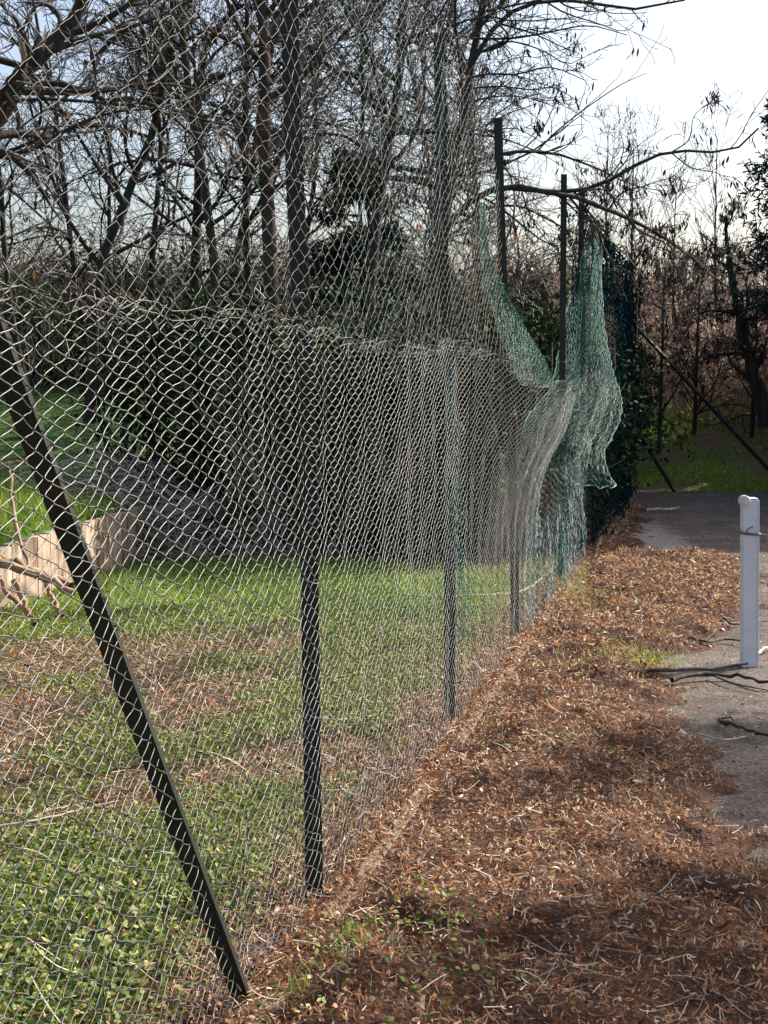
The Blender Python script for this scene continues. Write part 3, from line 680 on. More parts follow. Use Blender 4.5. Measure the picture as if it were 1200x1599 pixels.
v1, f1 = join([curt, tubes(np.array(cl), np.full((len(cl), 40), 0.0013), 3)]); part('net_curtain', v1, f1, M['netblue'], net2)

# ---------------------------------------------------------------- bare trees
def grow(P, R, nch, t0, t1, ang, angsd, lf, lsd, K, wob, trop, rf, rtip, r, minlen=0.0):
    """children of every parent polyline"""
    N, Kp, _ = P.shape
    plen = np.linalg.norm(np.diff(P, axis=1), axis=2).sum(1)
    idx = np.repeat(np.arange(N), nch); n = len(idx)
    t = r.uniform(t0, t1, n); f = t * (Kp - 1); i = np.clip(f.astype(int), 0, Kp - 2); u = (f - i)[:, None]
    st = P[idx, i] * (1 - u) + P[idx, i + 1] * u
    rad = R[idx, i] * (1 - u[:, 0]) + R[idx, i + 1] * u[:, 0]
    tan_ = norm(P[idx, i + 1] - P[idx, i])
    rv = norm(r.normal(size=(n, 3))); perp = norm(np.cross(tan_, rv))
    a = np.clip(r.normal(ang, angsd, n), 0.15, 2.2)[:, None]
    d = norm(tan_ * np.cos(a) + perp * np.sin(a))
    L = plen[idx] * lf * (1 - 0.55 * t) * np.clip(r.normal(1, lsd, n), 0.35, 2.0)
    L = np.maximum(L, minlen)
    step = (L / (K - 1))[:, None]
    out = np.empty((n, K, 3)); out[:, 0] = st; w_ = norm(r.normal(size=(n, 3)))
    for k in range(1, K):
        w_ = norm(w_ + r.normal(0, 0.6, (n, 3)))
        d = norm(d + w_ * wob + np.array([0, 0, trop]))
        out[:, k] = out[:, k - 1] + d * step
    r0 = np.minimum(rad * rf, np.maximum(rad * 0.9, rtip)); r0 = np.maximum(r0, rtip)
    Ro = r0[:, None] * (1 - np.linspace(0, 1, K)[None]) + rtip * np.linspace(0, 1, K)[None]
    return out, Ro
def hang_leaves(P, n, r, L=(0.04, 0.09), W=(0.008, 0.022), cluster=6):
    """drooping dead leaves in small bunches at twig ends"""
    pick = r.integers(0, len(P), n); e = P[pick, -1]
    e = np.repeat(e, cluster, 0) + r.normal(0, 0.03, (n * cluster, 3)); m = len(e)
    d = norm(np.stack([r.normal(0, .35, m), r.normal(0, .35, m), -np.ones(m)], 1))
    return strips(e, d, norm(r.normal(size=(m, 3))), r.uniform(*L, m), r.uniform(*W, m), r.normal(0, 0.8, m), 4)
def bare_tree(name, trunk, r0, seed, label, cat='tree', group=None, l1=22, l2=7, l3=5, leaves=0, bark='bark', twig='twig', t0=0.25, ang=1.0, lf=0.42, trop=0.05, rt=0.0026, tiprad=0.012, l4=0, wob=0.22, extra=None):
    r = np.random.default_rng(seed)
    T = resample(trunk, 22)[None]; T = T + r.normal(0, r0 * 0.18, T.shape) * np.linspace(0, 1, 22)[None, :, None] ** 0.3
    Rt = (r0 * (1 - np.linspace(0, 1, 22)) ** 0.8 + tiprad)[None]; Rt[0, 0] *= 1.25
    base = T[0, 0].copy()
    root = empty(name, tuple(base)); tag(root, label, cat, group)
    v, f = tubes(T, Rt, 9); part('trunk', v, f, M[bark], root, True)
    A, RA = grow(T, Rt, l1, t0, 0.98, ang, 0.3, lf, 0.35, 11, wob, trop, 0.55, tiprad * 0.3, r)
    if extra is not None:
        E = np.array([resample(e, 11) for e, _ in extra]); RE = np.array([np.linspace(rr, rr * 0.35, 11) for _, rr in extra])
        A = np.concatenate([A, E]); RA = np.concatenate([RA, RE])
    v, f = tubes(A, RA, 5); part('branches', v, f, M[bark], root, True)
    B, RB = grow(A, RA, l2, 0.12, 0.98, 0.8, 0.3, 0.5, 0.35, 8, wob * 1.2, trop * 0.8, 0.6, rt * 1.2, r)
    Cc, RC = grow(B, RB, l3, 0.1, 1.0, 0.75, 0.3, 0.5, 0.35, 6, wob * 1.3, trop, 0.6, rt, r, 0.06)
    tw = [tubes(B, RB, 3), tubes(Cc, RC, 3)]
    ends = Cc
    if l4:
        Dd, RD = grow(Cc, RC, l4, 0.1, 1.0, 0.75, 0.3, 0.55, 0.35, 5, wob * 1.3, trop, 0.7, rt * 0.85, r, 0.06)
        tw.append(tubes(Dd, RD, 3)); ends = Dd
    v, f = join(tw); part('twigs', v, f, M[twig], root)
    if leaves:
        v, f = hang_leaves(ends, leaves, r); part('leaves', v, f, M['deadleaf'], root)
    return root
def px_tr(lst, Y, dy=0.0): return [at(a, b, Y + dy * i) for i, (a, b) in enumerate(lst)]
BG = 'bare trees behind the fence'
# reddish straight trunk just left of the first post
bare_tree('bare_tree', px_tr([(428, 700), (422, 420), (416, 200), (410, 0), (404, -250), (400, -600)], 13.6), 0.068, 11,
          'straight reddish bare trunk just left of the first fence post', group=BG, bark='barkred', l1=26, t0=0.3, l2=8, l3=6, l4=2, lf=0.3, leaves=20)
bare_tree('bare_tree', px_tr([(388, 700), (386, 430), (384, 200), (386, 0), (390, -300)], 15), 0.032, 12,
          'thin straight bare tree left of the reddish trunk', group=BG, l1=26, t0=0.3, l2=7, l3=5, lf=0.3)
bare_tree('bare_tree', px_tr([(345, 700), (335, 430), (315, 260), (296, 150), (280, 0), (270, -300)], 13.8), 0.042, 13,
          'thin bare tree curving left as it rises, left of the straight trunks', group=BG, l1=28, t0=0.3, l2=8, l3=6, l4=2, lf=0.34, leaves=30)
bare_tree('bare_tree', px_tr([(140, 660), (165, 400), (205, 290), (240, 200), (262, 80), (280, -100), (300, -300)], 14.5), 0.042, 14,
          'bare tree leaning right above the grassy bank', group=BG, l1=28, t0=0.25, l2=8, l3=6, l4=2, lf=0.34, leaves=30)
bare_tree('bare_tree', px_tr([(570, 620), (590, 330), (612, 200), (626, 90), (636, -40), (650, -300)], 14.5), 0.05, 15,
          'leaning bare tree between the first and second fence posts', group=BG, l1=34, t0=0.25, l2=8, l3=6, l4=2, lf=0.36, leaves=10)
bare_tree('bare_tree', px_tr([(672, 620), (685, 420), (704, 290), (722, 190), (738, 90), (756, 0), (780, -160), (800, -300)], 12.8), 0.042, 16,
          'bare tree leaning right behind the second post with dead leaves hanging', group=BG, l1=15, t0=0.3, l2=7, l3=5, lf=0.3, leaves=170, bark='bark', twig='twigdark',
          extra=[(px_tr([(728, 115), (752, 75), (775, 40), (800, 18), (850, 2), (900, 2), (960, 10), (1000, 14), (1040, 5), (1070, 0)], 12.6), 0.024),
                 (px_tr([(735, 60), (770, 20), (800, -10)], 12.7), 0.02),
                 (px_tr([(725, 170), (700, 150), (690, 110), (690, 50), (720, 35), (770, 25), (810, 35), (850, 30), (900, 30)], 12.6), 0.014),
                 (px_tr([(722, 125), (770, 115), (800, 117), (860, 105), (915, 126)], 12.4), 0.011),
                 (px_tr([(720, 140), (780, 135), (840, 140), (880, 130)], 12.4), 0.010),
                 (px_tr([(718, 165), (750, 155), (800, 150), (850, 160), (875, 172)], 12.4), 0.009),
                 (px_tr([(735, 60), (800, 60), (860, 50), (920, 40), (980, 55)], 12.4), 0.012),
                 (px_tr([(730, 95), (790, 65), (850, 80), (890, 100), (910, 90)], 12.4), 0.010),
                 (px_tr([(715, 195), (760, 205), (800, 200), (860, 230)], 12.4), 0.008),
                 (px_tr([(750, 20), (820, 5), (880, -5), (950, 20), (1010, 20)], 12.4), 0.010)])
# big leaning tree, upper left
bare_tree('bare_tree', px_tr([(-60, 520), (-40, 260), (20, 140), (75, 75), (130, 0), (180, -120), (230, -300)], 8.6), 0.06, 17,
          'thick dark limbed tree leaning in from the upper left corner', group=BG, l1=15, t0=0.15, l2=8, l3=5, lf=0.30, leaves=60,
          extra=[(px_tr([(-40, 100), (20, 95), (60, 130), (120, 135), (150, 155), (215, 155), (260, 175), (300, 210)], 8.7), 0.026),
                 (px_tr([(-10, 160), (60, 155), (150, 160), (240, 170), (330, 190), (420, 205)], 9.2), 0.014),
                 (px_tr([(-30, 250), (60, 230), (110, 200), (180, 175), (240, 170)], 8.8), 0.016),
                 (px_tr([(150, 90), (190, 50), (240, 30), (300, 0)], 9.0), 0.018)])
stub = empty('branch_stub', tuple(at(36, 100, 8.4))); tag(stub, 'broken branch stub crusted with yellow lichen in the upper left', 'branch')
v, f = tubes(np.array([resample(px_tr([(45, 125), (38, 112), (39, 92), (36, 78), (34, 66)], 8.45), 10)]), np.linspace(0.02, 0.018, 10)[None], 7); part('bark', v, f, M['lichen'], stub, True)
v, f = tubes(np.array([resample(px_tr([(43, 118), (60, 118), (68, 128)], 8.45), 8)]), np.linspace(0.011, 0.004, 8)[None], 5); part('side_twig', v, f, M['lichen'], stub, True)
# heavy diagonal branch running down to the right
bare_tree('bare_tree', [at(300, 640, 16), at(310, 300, 16), at(330, 60, 15.5), at(400, 5, 15), at(440, 40, 15), at(500, 90, 14.6), at(545, 130, 14.4), at(600, 175, 14.2), at(650, 215, 14)], 0.05, 18,
          'bare tree whose heavy bough arches down towards the second post', group=BG, l1=34, t0=0.25, l2=8, l3=6, lf=0.25)
# generic thicket trees further back
r_ = np.random.default_rng(5)
spots = [(60, 17), (150, 19), (250, 17.5), (330, 21), (470, 18), (600, 17), (655, 22), (700, 19), (745, 24)]
labs = ['bare tree on the bank nearest the left edge of the photo', 'bare tree on the bank behind the leaning tree', 'bare tree rising behind the brush pile', 'distant bare tree behind the curving trunk',
        'bare tree directly behind the first fence post', 'bare tree above the middle of the dark conifer', 'distant bare tree above the right edge of the dark conifer',
        'bare tree directly behind the second fence post', 'distant bare tree right of the second fence post']
protos = []
for i in range(3):
    b = np.array([0, 60 + 20.0 * i, 0]); hgt = 6.2
    tr = [b, b + [0.1, 0, hgt * .3], b + [0.0, 0.1, hgt * .6], b + [0.25, 0, hgt * .85], b + [0.3, 0, hgt]]
    protos.append(bare_tree('bare_tree', tr, 0.034, 30 + i, 'x', group=BG, l1=26, t0=0.06, l2=9, l3=7, l4=0, lf=0.38, wob=0.3, ang=0.85, trop=0.06, rt=0.003, leaves=12))
for k, ((px, Y), lb) in enumerate(zip(spots, labs)):
    o = protos[k] if k < 3 else copy_tree(protos[k % 3])
    X = (px - CX) / F * Y; o.location = (X, Y, float(H(X, Y)) - 0.1)
    o.rotation_euler = (r_.uniform(-.22, .22), r_.uniform(-.22, .22), r_.uniform(0, 6.28)); s_ = r_.uniform(0.85, 1.2) * (Y / 17) ** 0.5; o.scale = (s_, s_, s_)
    tag(o, lb, 'tree', BG)

# bent tree lying over the fence: arching stems
bare_tree('bent_tree', [at(660, 620, 12.5), at(680, 430, 12), at(700, 350, 11.6), at(735, 315, 11.4), at(790, 291, 11.2), at(840, 297, 11.2), at(880, 303, 11.2), at(905, 310, 11.2), at(945, 325, 11.4), at(1000, 350, 11.6), at(1060, 385, 11.8), at(1110, 430, 12), at(1140, 450, 12)], 0.03, 41,
          'arched brown tree bent over the fence top and drooping across the court', l1=18, t0=0.3, l2=6, l3=5, lf=0.16, leaves=160, bark='bark', twig='twigdark', trop=-0.03, tiprad=0.006,
          extra=[(px_tr([(790, 293), (870, 300), (885, 300), (940, 288), (985, 262), (1050, 236), (1110, 238), (1150, 232), (1185, 200)], 11.3), 0.021),
                 (px_tr([(755, 325), (810, 322), (860, 345), (905, 368), (915, 372)], 11.3), 0.012),
                 (px_tr([(815, 300), (830, 340), (850, 370), (880, 400)], 11.3), 0.007),
                 (px_tr([(905, 315), (930, 345), (945, 390), (970, 420), (1000, 430)], 11.3), 0.010),
                 (px_tr([(940, 290), (975, 330), (1010, 375), (1060, 400), (1100, 440)], 11.3), 0.008),
                 (px_tr([(1050, 237), (1075, 220), (1085, 180), (1115, 155)], 11.3), 0.006),
                 (px_tr([(1050, 240), (1080, 262), (1120, 270), (1160, 300)], 11.3), 0.006)])

# saplings behind the far end
SG = 'bare saplings beyond the far end of the court'
for i, (px, Y, top, lb) in enumerate([(945, 24, 170, 'slender bare sapling with tall upright shoots beyond the far fence corner'), (985, 25, 180, 'slender bare sapling right of the tallest far upright shoots'),
                                   (1115, 26, 175, 'slender bare sapling with upright shoots left of the dark conifer'), (1050, 27, 260, 'short bare sapling between the taller ones beyond the court'), (905, 26, 250, 'short bare sapling seen above the green flap')]):
    g = at(px, 640, Y); g[2] = float(H(g[0], g[1])) - 0.1; tp = at(px + 5, top + 40, Y)
    m = g * 0.5 + tp * 0.5
    bare_tree('sapling', [g, g * .7 + tp * .3 + [0.05, 0, 0], m, tp], 0.022, 50 + i, lb, group=SG, l1=17, t0=0.2, l2=6, l3=4, lf=0.42, ang=0.42, trop=0.12, rt=0.0035, tiprad=0.006, wob=0.12, twig='twigdark')
# dark leafy tangle behind the far corner
for i, (px, Y, top, lb) in enumerate([(1030, 22.5, 400, 'dark twiggy shrub with withered leaves just beyond the far fence corner'), (1085, 23.5, 410, 'dark twiggy shrub with withered leaves in the middle beyond the court'), (965, 23, 385, 'dark twiggy shrub behind the far netted panels'),
                                      (1175, 23.5, 430, 'dark twiggy shrub with withered leaves at the right edge of the photo'), (820, 21, 400, 'dark twiggy shrub seen through the gap beside the third post')]):
    g = at(px, 640, Y); g[2] = float(H(g[0], g[1])) - 0.1; tp = at(px + 8, top + 30, Y)
    bare_tree('shrub', [g, g * .6 + tp * .4, tp], 0.03, 60 + i, lb, cat='shrub', group='twiggy shrubs beyond the court', l1=26, t0=0.15, l2=7, l3=4, lf=0.5, ang=1.0, trop=0.0, rt=0.003, tiprad=0.008, wob=0.25, twig='twigdark', leaves=260)
# ivy clad leaning trunk at right, small conifer beside it
bare_tree('bare_tree', [at(1200, 665, 21.5), at(1183, 600, 21.5), at(1165, 540, 21.5), at(1148, 460, 21.5), at(1140, 400, 21.5), at(1134, 335, 21.5)], 0.11, 71,
          'dark trunk leaning left at the right edge beyond the court', l1=14, t0=0.2, l2=6, l3=4, lf=0.3, leaves=260, twig='twigdark')

# ---------------------------------------------------------------- conifers
def conifer(name, base, height, rad, seed, label, dens=1.0, z0=0.1, group=None, sparse=0.0, nsz=1.0):
    r = np.random.default_rng(seed); base = np.asarray(base, float)
    root = empty(name, tuple(base)); tag(root, label, 'conifer', group)
    T = resample([base, base + [0.05, 0, height * .5], base + [0, 0, height]], 12)[None]; Rt = np.linspace(height * 0.018, 0.01, 12)[None]
    v, f = tubes(T, Rt, 8); part('trunk', v, f, M['bark'], root, True)
    nb = int(90 * dens); h = r.uniform(z0, 0.98, nb); az = r.uniform(0, 2 * pi, nb)
    L = rad * (1 - h) ** 0.75 * r.uniform(0.65, 1.15, nb) + 0.15
    K = 8; tt = np.linspace(0, 1, K)
    st = base + np.stack([0 * h, 0 * h, h * height], 1)
    dirh = np.stack([np.cos(az), np.sin(az), 0 * az], 1)
    P = st[:, None] + dirh[:, None] * (L[:, None] * tt)[..., None] + np.array([0, 0, 1.0]) * (L[:, None] * (0.10 * tt + (-0.28) * tt ** 2 + 0.10 * tt ** 3))[..., None]
    v, f = tubes(P, np.linspace(0.014, 0.004, K)[None] * np.ones((nb, 1)), 4); part('branches', v, f, M['bark'], root)
    n2 = int(34 * dens ** 0.2); Bp, _ = grow(P, np.full((nb, K), 0.01), n2, 0.1, 1.0, 0.9, 0.25, 0.35, 0.3, 4, 0.12, -0.04, 0.5, 0.003, r, 0.08)
    # needle sprays: many small strips along each side shoot
    m = 9; idx = np.repeat(np.arange(len(Bp)), m); u = r.random(len(idx)) * 3; i0 = np.clip(u.astype(int), 0, 2); fr = (u - i0)[:, None]
    c = Bp[idx, i0] * (1 - fr) + Bp[idx, i0 + 1] * fr; td = norm(Bp[idx, i0 + 1] - Bp[idx, i0])
    d = norm(td + r.normal(0, 0.55, td.shape)); n = len(c)
    v, f = strips(c, d, norm(r.normal(size=(n, 3)) + [0, 0, 0.8]), r.uniform(0.05, 0.13, n) * nsz, r.uniform(0.010, 0.028, n) * nsz, r.normal(0, 0.5, n), 3, np.array([0.6, 1, 0.1]))
    part('crown', v, f, M['conifer'], root)
    return root
def gp(px, Y): 
    X = (px - CX) / F * Y; return np.array([X, Y, float(H(X, Y)) - 0.05])
conifer('conifer', gp(560, 15.2), 3.6, 1.05, 81, 'dense dark conifer behind the wire between the first two posts', 1.2, 0.02)
conifer('conifer', gp(1285, 20.5), 7.2, 2.0, 83, 'dark conifer reaching in from the right edge of the photo', 2.0, 0.36, nsz=1.0)
# evergreens just outside the frame on the right; they shade the far court
for i, (X, Y, hgt) in enumerate([(9.3, 17.9, 8.2), (9.8, 21.6, 9.0), (12.5, 20.5, 10), (9.6, 25.0, 6.3)]):
    if i == 0: cn0 = conifer('conifer', (X, Y, float(H(X, Y))), hgt, 2.5, 84, 'tall conifer outside the right edge of the photo, shading the far court', 3.0, 0.0, 'tall conifers shading the far court', nsz=2.2); h0 = hgt
    else:
        o = copy_tree(cn0); o.location = (X, Y, float(H(X, Y))); s_ = hgt / h0; o.scale = (s_ * 1.05, s_ * 1.05, s_); o.rotation_euler = (0, 0, i * 1.9)
        o['label'] = 'tall conifer outside the right edge of the photo, shading the far court'

# ---------------------------------------------------------------- ivy thicket behind the lawn
IV = 'ivy covered shrubs behind the lawn'
def ivy_shrub(base, w_, h_, seed, label, n=7500, m='ivy'):
    r = np.random.default_rng(seed); base = np.asarray(base, float)
    root = empty('ivy_shrub', tuple(base)); tag(root, label, 'shrub', IV)
    st = []; Rr = []
    for k in range(26):
        a = base + [r.uniform(-w_ * .8, w_ * .8), r.uniform(-.35, .35), 0]; b = a + [r.normal(0, .35), r.normal(0, .25), h_ * r.uniform(.5, 1.0)]
        st.append(resample([a, (a + b) / 2 + r.normal(0, .1, 3), b], 9)); Rr.append(np.linspace(r.uniform(.008, .03), .004, 9))
    v, f = tubes(np.array(st), np.array(Rr), 5); part('stems', v, f, M['bark'], root)
    # leaf clumps: clump centres in an uneven dome, leaves gathered round each
    nc = 170; u = r.uniform(-1, 1, nc); vz = r.random(nc) ** 0.8
    top = h_ * (0.78 + 0.3 * vnoise(u * 2.3, u * 0 + seed, 0.6)) * (1 - 0.35 * np.abs(u) ** 3)
    cc = base + np.stack([u * w_, r.normal(0, .38, nc), 0.12 + vz * top], 1)
    idx = r.integers(0, nc, n); sp = r.uniform(0.08, 0.22, nc)[idx][:, None]
    p = cc[idx] + r.normal(0, 1, (n, 3)) * sp; p[:, 2] = np.maximum(p[:, 2], base[2] + 0.03)
    v, f = strips(p, rdir(n), norm(rng.normal(size=(n, 3)) + [0, -0.5, 0.8]), r.uniform(0.035, 0.075, n), r.uniform(0.03, 0.06, n), r.normal(0, .4, n), 3, np.array([0.7, 1.0, 0.1]))
    part('crown', v, f, M[m], root)
    return root
for i, (px, Y, w_, h_, lb) in enumerate([
        (300, 15.2, 0.85, 2.1, 'dark ivy shrub behind the brush pile'), (415, 14.0, 0.8, 2.3, 'dark ivy shrub left of the first fence post, behind the lawn'),
        (520, 13.2, 0.8, 2.2, 'dark ivy shrub just right of the first fence post, below the conifer'), (625, 13.1, 0.8, 2.1, 'dark ivy shrub midway between the first and second posts'),
        (725, 13.3, 0.75, 2.0, 'dark ivy shrub just right of the second fence post'), (800, 13.9, 0.7, 2.1, 'dark ivy shrub behind the third fence post'),
        (110, 20.5, 1.5, 1.5, 'dark ivy shrub at the top of the grassy bank'), (860, 16.5, 0.8, 1.9, 'dark ivy shrub beyond the hole in the netting'), (905, 20, 0.9, 2.0, 'dark ivy shrub behind the far netted panels')]):
    ivy_shrub(gp(px, Y), w_, h_, 200 + i, lb)
ivy_shrub(gp(20, 19.5), .75, 1.35, 231, 'lighter green leafy bush on the bank at the left edge', 5000, 'clover')
# dead upright stems in front of the thicket
r = np.random.default_rng(9); N = 420
px = r.uniform(380, 870, N); Y = r.uniform(12.4, 13.2, N); X = (px - CX) / F * Y
b = np.stack([X, Y, H(X, Y)], 1); L = r.uniform(.4, 1.7, N)
P = b[:, None] + np.stack([r.normal(0, .25, N), r.normal(0, .15, N), np.ones(N)], 1)[:, None] * (L[:, None] * np.linspace(0, 1, 7))[..., None] + (r.normal(0, .12, (N, 1, 3))) * (np.linspace(0, 1, 7) ** 2)[None, :, None]
v, f = tubes(P, np.linspace(.005, .0018, 7)[None] * r.uniform(.6, 1.5, (N, 1)), 3)
B, RB = grow(P, np.full(P.shape[:2], .003), 3, .3, 1, .6, .2, .4, .3, 5, .15, .05, .8, .0015, r)
v, f = join([(v, f), tubes(B, RB, 3)])
o = mesh_obj('undergrowth', v, f, M['greystem']); tag(o, 'grey dead stems standing at the foot of the dark ivy thicket', 'undergrowth', kind='stuff')

# bramble thicket on the slope beyond the court
r = np.random.default_rng(10)
def brambles(N, x0, x1, y0, y1, hmax, rad, seed):
    r = np.random.default_rng(seed)
    X = r.uniform(x0, x1, N); Y = r.uniform(y0, y1, N); b = np.stack([X, Y, H(X, Y)], 1)
    az = r.uniform(0, 2 * pi, N); L = r.uniform(.5, 1.6, N) * hmax; t = np.linspace(0, 1, 9)
    hx = (np.cos(az) * L)[:, None] * t; hy = (np.sin(az) * L * .6)[:, None] * t
    hz = (L * r.uniform(.6, 1.1, N))[:, None] * (np.sin(t * pi * r.uniform(.55, 1.0, (N, 1))))
    P = b[:, None] + np.stack([hx, hy, hz], -1) + r.normal(0, .03, (N, 9, 3))
    B, RB = grow(P, np.full(P.shape[:2], rad), 4, .2, 1, .8, .3, .3, .3, 5, .2, .05, .8, rad * .5, r)
    lf = hang_leaves(B, int(N * .8), r, (0.04, .09), (.02, .05), 3)
    return tubes(P, np.full(P.shape[:2], rad), 3), tubes(B, RB, 3), lf
a, b, lf = brambles(4200, 1.5, 9.5, 24.2, 33, 0.95, 0.007, 3)
v, f = join([a, b, lf]); mi = np.r_[np.zeros(len(a[1]) + len(b[1])), np.ones(len(lf[1]))]
o = mesh_obj('brambles', v, f, [M['bramble'], M['litter']], mi=mi); tag(o, 'tangled brown bramble thicket on the slope beyond the court', 'brambles', kind='stuff')
a, b, lf = brambles(1500, -6.5, 1.6, 18.6, 22.5, 1.25, 0.006, 14)
v, f = join([a, b, lf]); mi = np.r_[np.zeros(len(a[1]) + len(b[1])), np.ones(len(lf[1]))]
o = mesh_obj('undergrowth', v, f, [M['twig'], M['litter']], mi=mi); tag(o, 'grey brown twiggy undergrowth rising behind the ivy and bank on the left', 'undergrowth', kind='stuff')
# far wood on the ridge
r = np.random.default_rng(12); N = 1500
X = r.uniform(-22, 26, N); Y = r.uniform(34, 52, N); b = np.stack([X, Y, H(X, Y)], 1); L = r.uniform(.8, 1.9, N)
P = b[:, None] + np.stack([r.normal(0, .12, N), r.normal(0, .1, N), np.ones(N)], 1)[:, None] * (L[:, None] * np.linspace(0, 1, 6))[..., None]
A, RA = grow(P, np.linspace(.03, .008, 6)[None] * np.ones((N, 1)), 12, .1, 1, .7, .25, .45, .3, 5, .15, .06, .6, .006, r)
v, f = join([tubes(P, np.linspace(.03, .008, 6)[None] * np.ones((N, 1)), 3), tubes(A, RA, 3)])
o = mesh_obj('far_wood', v, f, M['bramble']); tag(o, 'far off brownish bare wood covering the hillside', 'wood', kind='stuff')

# ---------------------------------------------------------------- low retaining wall, brush pile, cut branches
wl = empty('retaining_wall', (*wA, 0)); tag(wl, 'low streaked retaining wall holding up the grassy bank on the left', 'wall')
def wbox(t0, t1, d0, d1, z0, z1):
    c = [(t0, d0), (t1, d0), (t1, d1), (t0, d1)]
    base = np.array([[*(wA + wd * a + wn * b)] for a, b in c]); 
    V = np.concatenate([np.c_[base, np.full(4, z0)], np.c_[base, np.full(4, z1)]])
    return V, np.array([[0, 3, 2, 1], [4, 5, 6, 7], [0, 1, 5, 4], [1, 2, 6, 5], [2, 3, 7, 6], [3, 0, 4, 7]])
r = np.random.default_rng(3)
t = -2.5; pl = []
while t < WL:
    wv = r.uniform(.11, .17); pl.append(wbox(t, min(t + wv - .006, WL), r.uniform(0, .004), .07, -.1, .43 + r.normal(0, .004))); t += wv
v, f = join(pl); part('boards', v, f, M['wallwood'], wl)
v, f = wbox(-2.5, WL, .071, .10, -.1, .40); part('backing', v, f, M['concrete'], wl)
# brush pile
bp_c = np.array([*(wA + wd * (WL + .35) + wn * .25), 0.0])
r = np.random.default_rng(21)
def pile(cx, cy, rx, ry, hz, N, rad, L0, seed):
    r = np.random.default_rng(seed); a = r.normal(0, .5, (N, 3)); c = np.stack([cx + a[:, 0] * rx, cy + a[:, 1] * ry, 0 * a[:, 0]], 1)
    c[:, 2] = H(c[:, 0], c[:, 1]) + np.abs(r.random(N)) * hz * np.exp(-(a[:, 0] ** 2 + a[:, 1] ** 2))
    d = norm(np.stack([r.normal(0, 1, N), r.normal(0, .6, N), r.normal(0, .35, N)], 1)); L = r.uniform(.3, 1, N) * L0; t = np.linspace(-.5, .5, 7)
    P = c[:, None] + d[:, None] * (L[:, None] * t)[..., None] + r.normal(0, .1, (N, 1, 3)) * (t ** 2)[None, :, None] * 2 + r.normal(0, .01, (N, 7, 3))
    P[..., 2] = np.maximum(P[..., 2], H(P[..., 0], P[..., 1]) + .01)
    return tubes(P, np.linspace(1, .5, 7)[None] * r.uniform(.4, 1.3, (N, 1)) * rad, 3)
g = G(300, 868); v, f = join([pile(g[0], g[1] + .3, .9, .6, .5, 900, .007, .9, 5), pile(g[0] + 1.0, g[1] + .6, .9, .5, .4, 350, .006, .8, 8), pile(-2.7, 14.2, 1.3, .7, .8, 900, .006, 1.0, 6)])
o = mesh_obj('brush_pile', v, f, M['bramble']); tag(o, 'pile of grey brown dry brushwood at the end of the low wall', 'brush pile', kind='stuff')
# cut branches propped at the left
CB = 'cut branches in front of the low wall'
def branch(name, pts, r0, r1, m, label, cat='branch', group=None, sides=8, forks=()):
    P = resample(pts, 14); rr = np.random.default_rng(int(abs(P[0, 0]) * 1000)); P[1:-1] += rr.normal(0, r0 * .35, (12, 3))
    v, f = [], []
    t_ = [tubes(P[None], np.linspace(r0, r1, 14)[None] * (1 + .12 * rr.normal(size=(1, 14))), sides)]
    for fk, a in forks: t_.append(tubes(resample(fk, 14)[None], np.linspace(a, a * .5, 14)[None], sides))
    # end discs
    v, f = join(t_)
    o = mesh_obj(name, v - P[0], f, M[m], smooth=True); o.location = tuple(P[0]); tag(o, label, cat, group); return o
YB = 8.6
for (pts, r0, lb) in [
    ([(-30, 860, YB), (50, 893, YB - .05), (112, 915, YB - .1)], .030, 'brown cut branch, upper one of the pair pointing right at the left edge'),
    ([(-30, 868, YB - .15), (60, 898, YB - .2), (115, 926, YB - .25)], .026, 'pale cut branch with sawn end, lower one of the pair at the left edge'),
    ([(-20, 855, YB + .2), (15, 930, YB + .1), (45, 960, YB)], .020, 'crooked brown branch slanting down to the grass at the left edge'),
    ([(68, 905, YB), (80, 930, YB), (98, 962, YB - .1)], .016, 'short prop branch under the sawn ends'),
    ([(22, 905, YB), (40, 945, YB), (55, 975, YB - .1)], .018, 'short forked branch under the middle of the cut pair'),
    ([(15, 735, 9.2), (25, 820, 9.0), (50, 900, 8.8)], .012, 'thin upright twig rising behind the cut pair'),
    ([(-10, 730, 10.2), (25, 722, 10.2), (70, 715, 10.2)], .014, 'bleached horizontal branch above the low wall at the left edge')]:
    branch('cut_branch', [at(*p) for p in pts], r0, r0 * .8, 'cutwood', lb, group=CB)

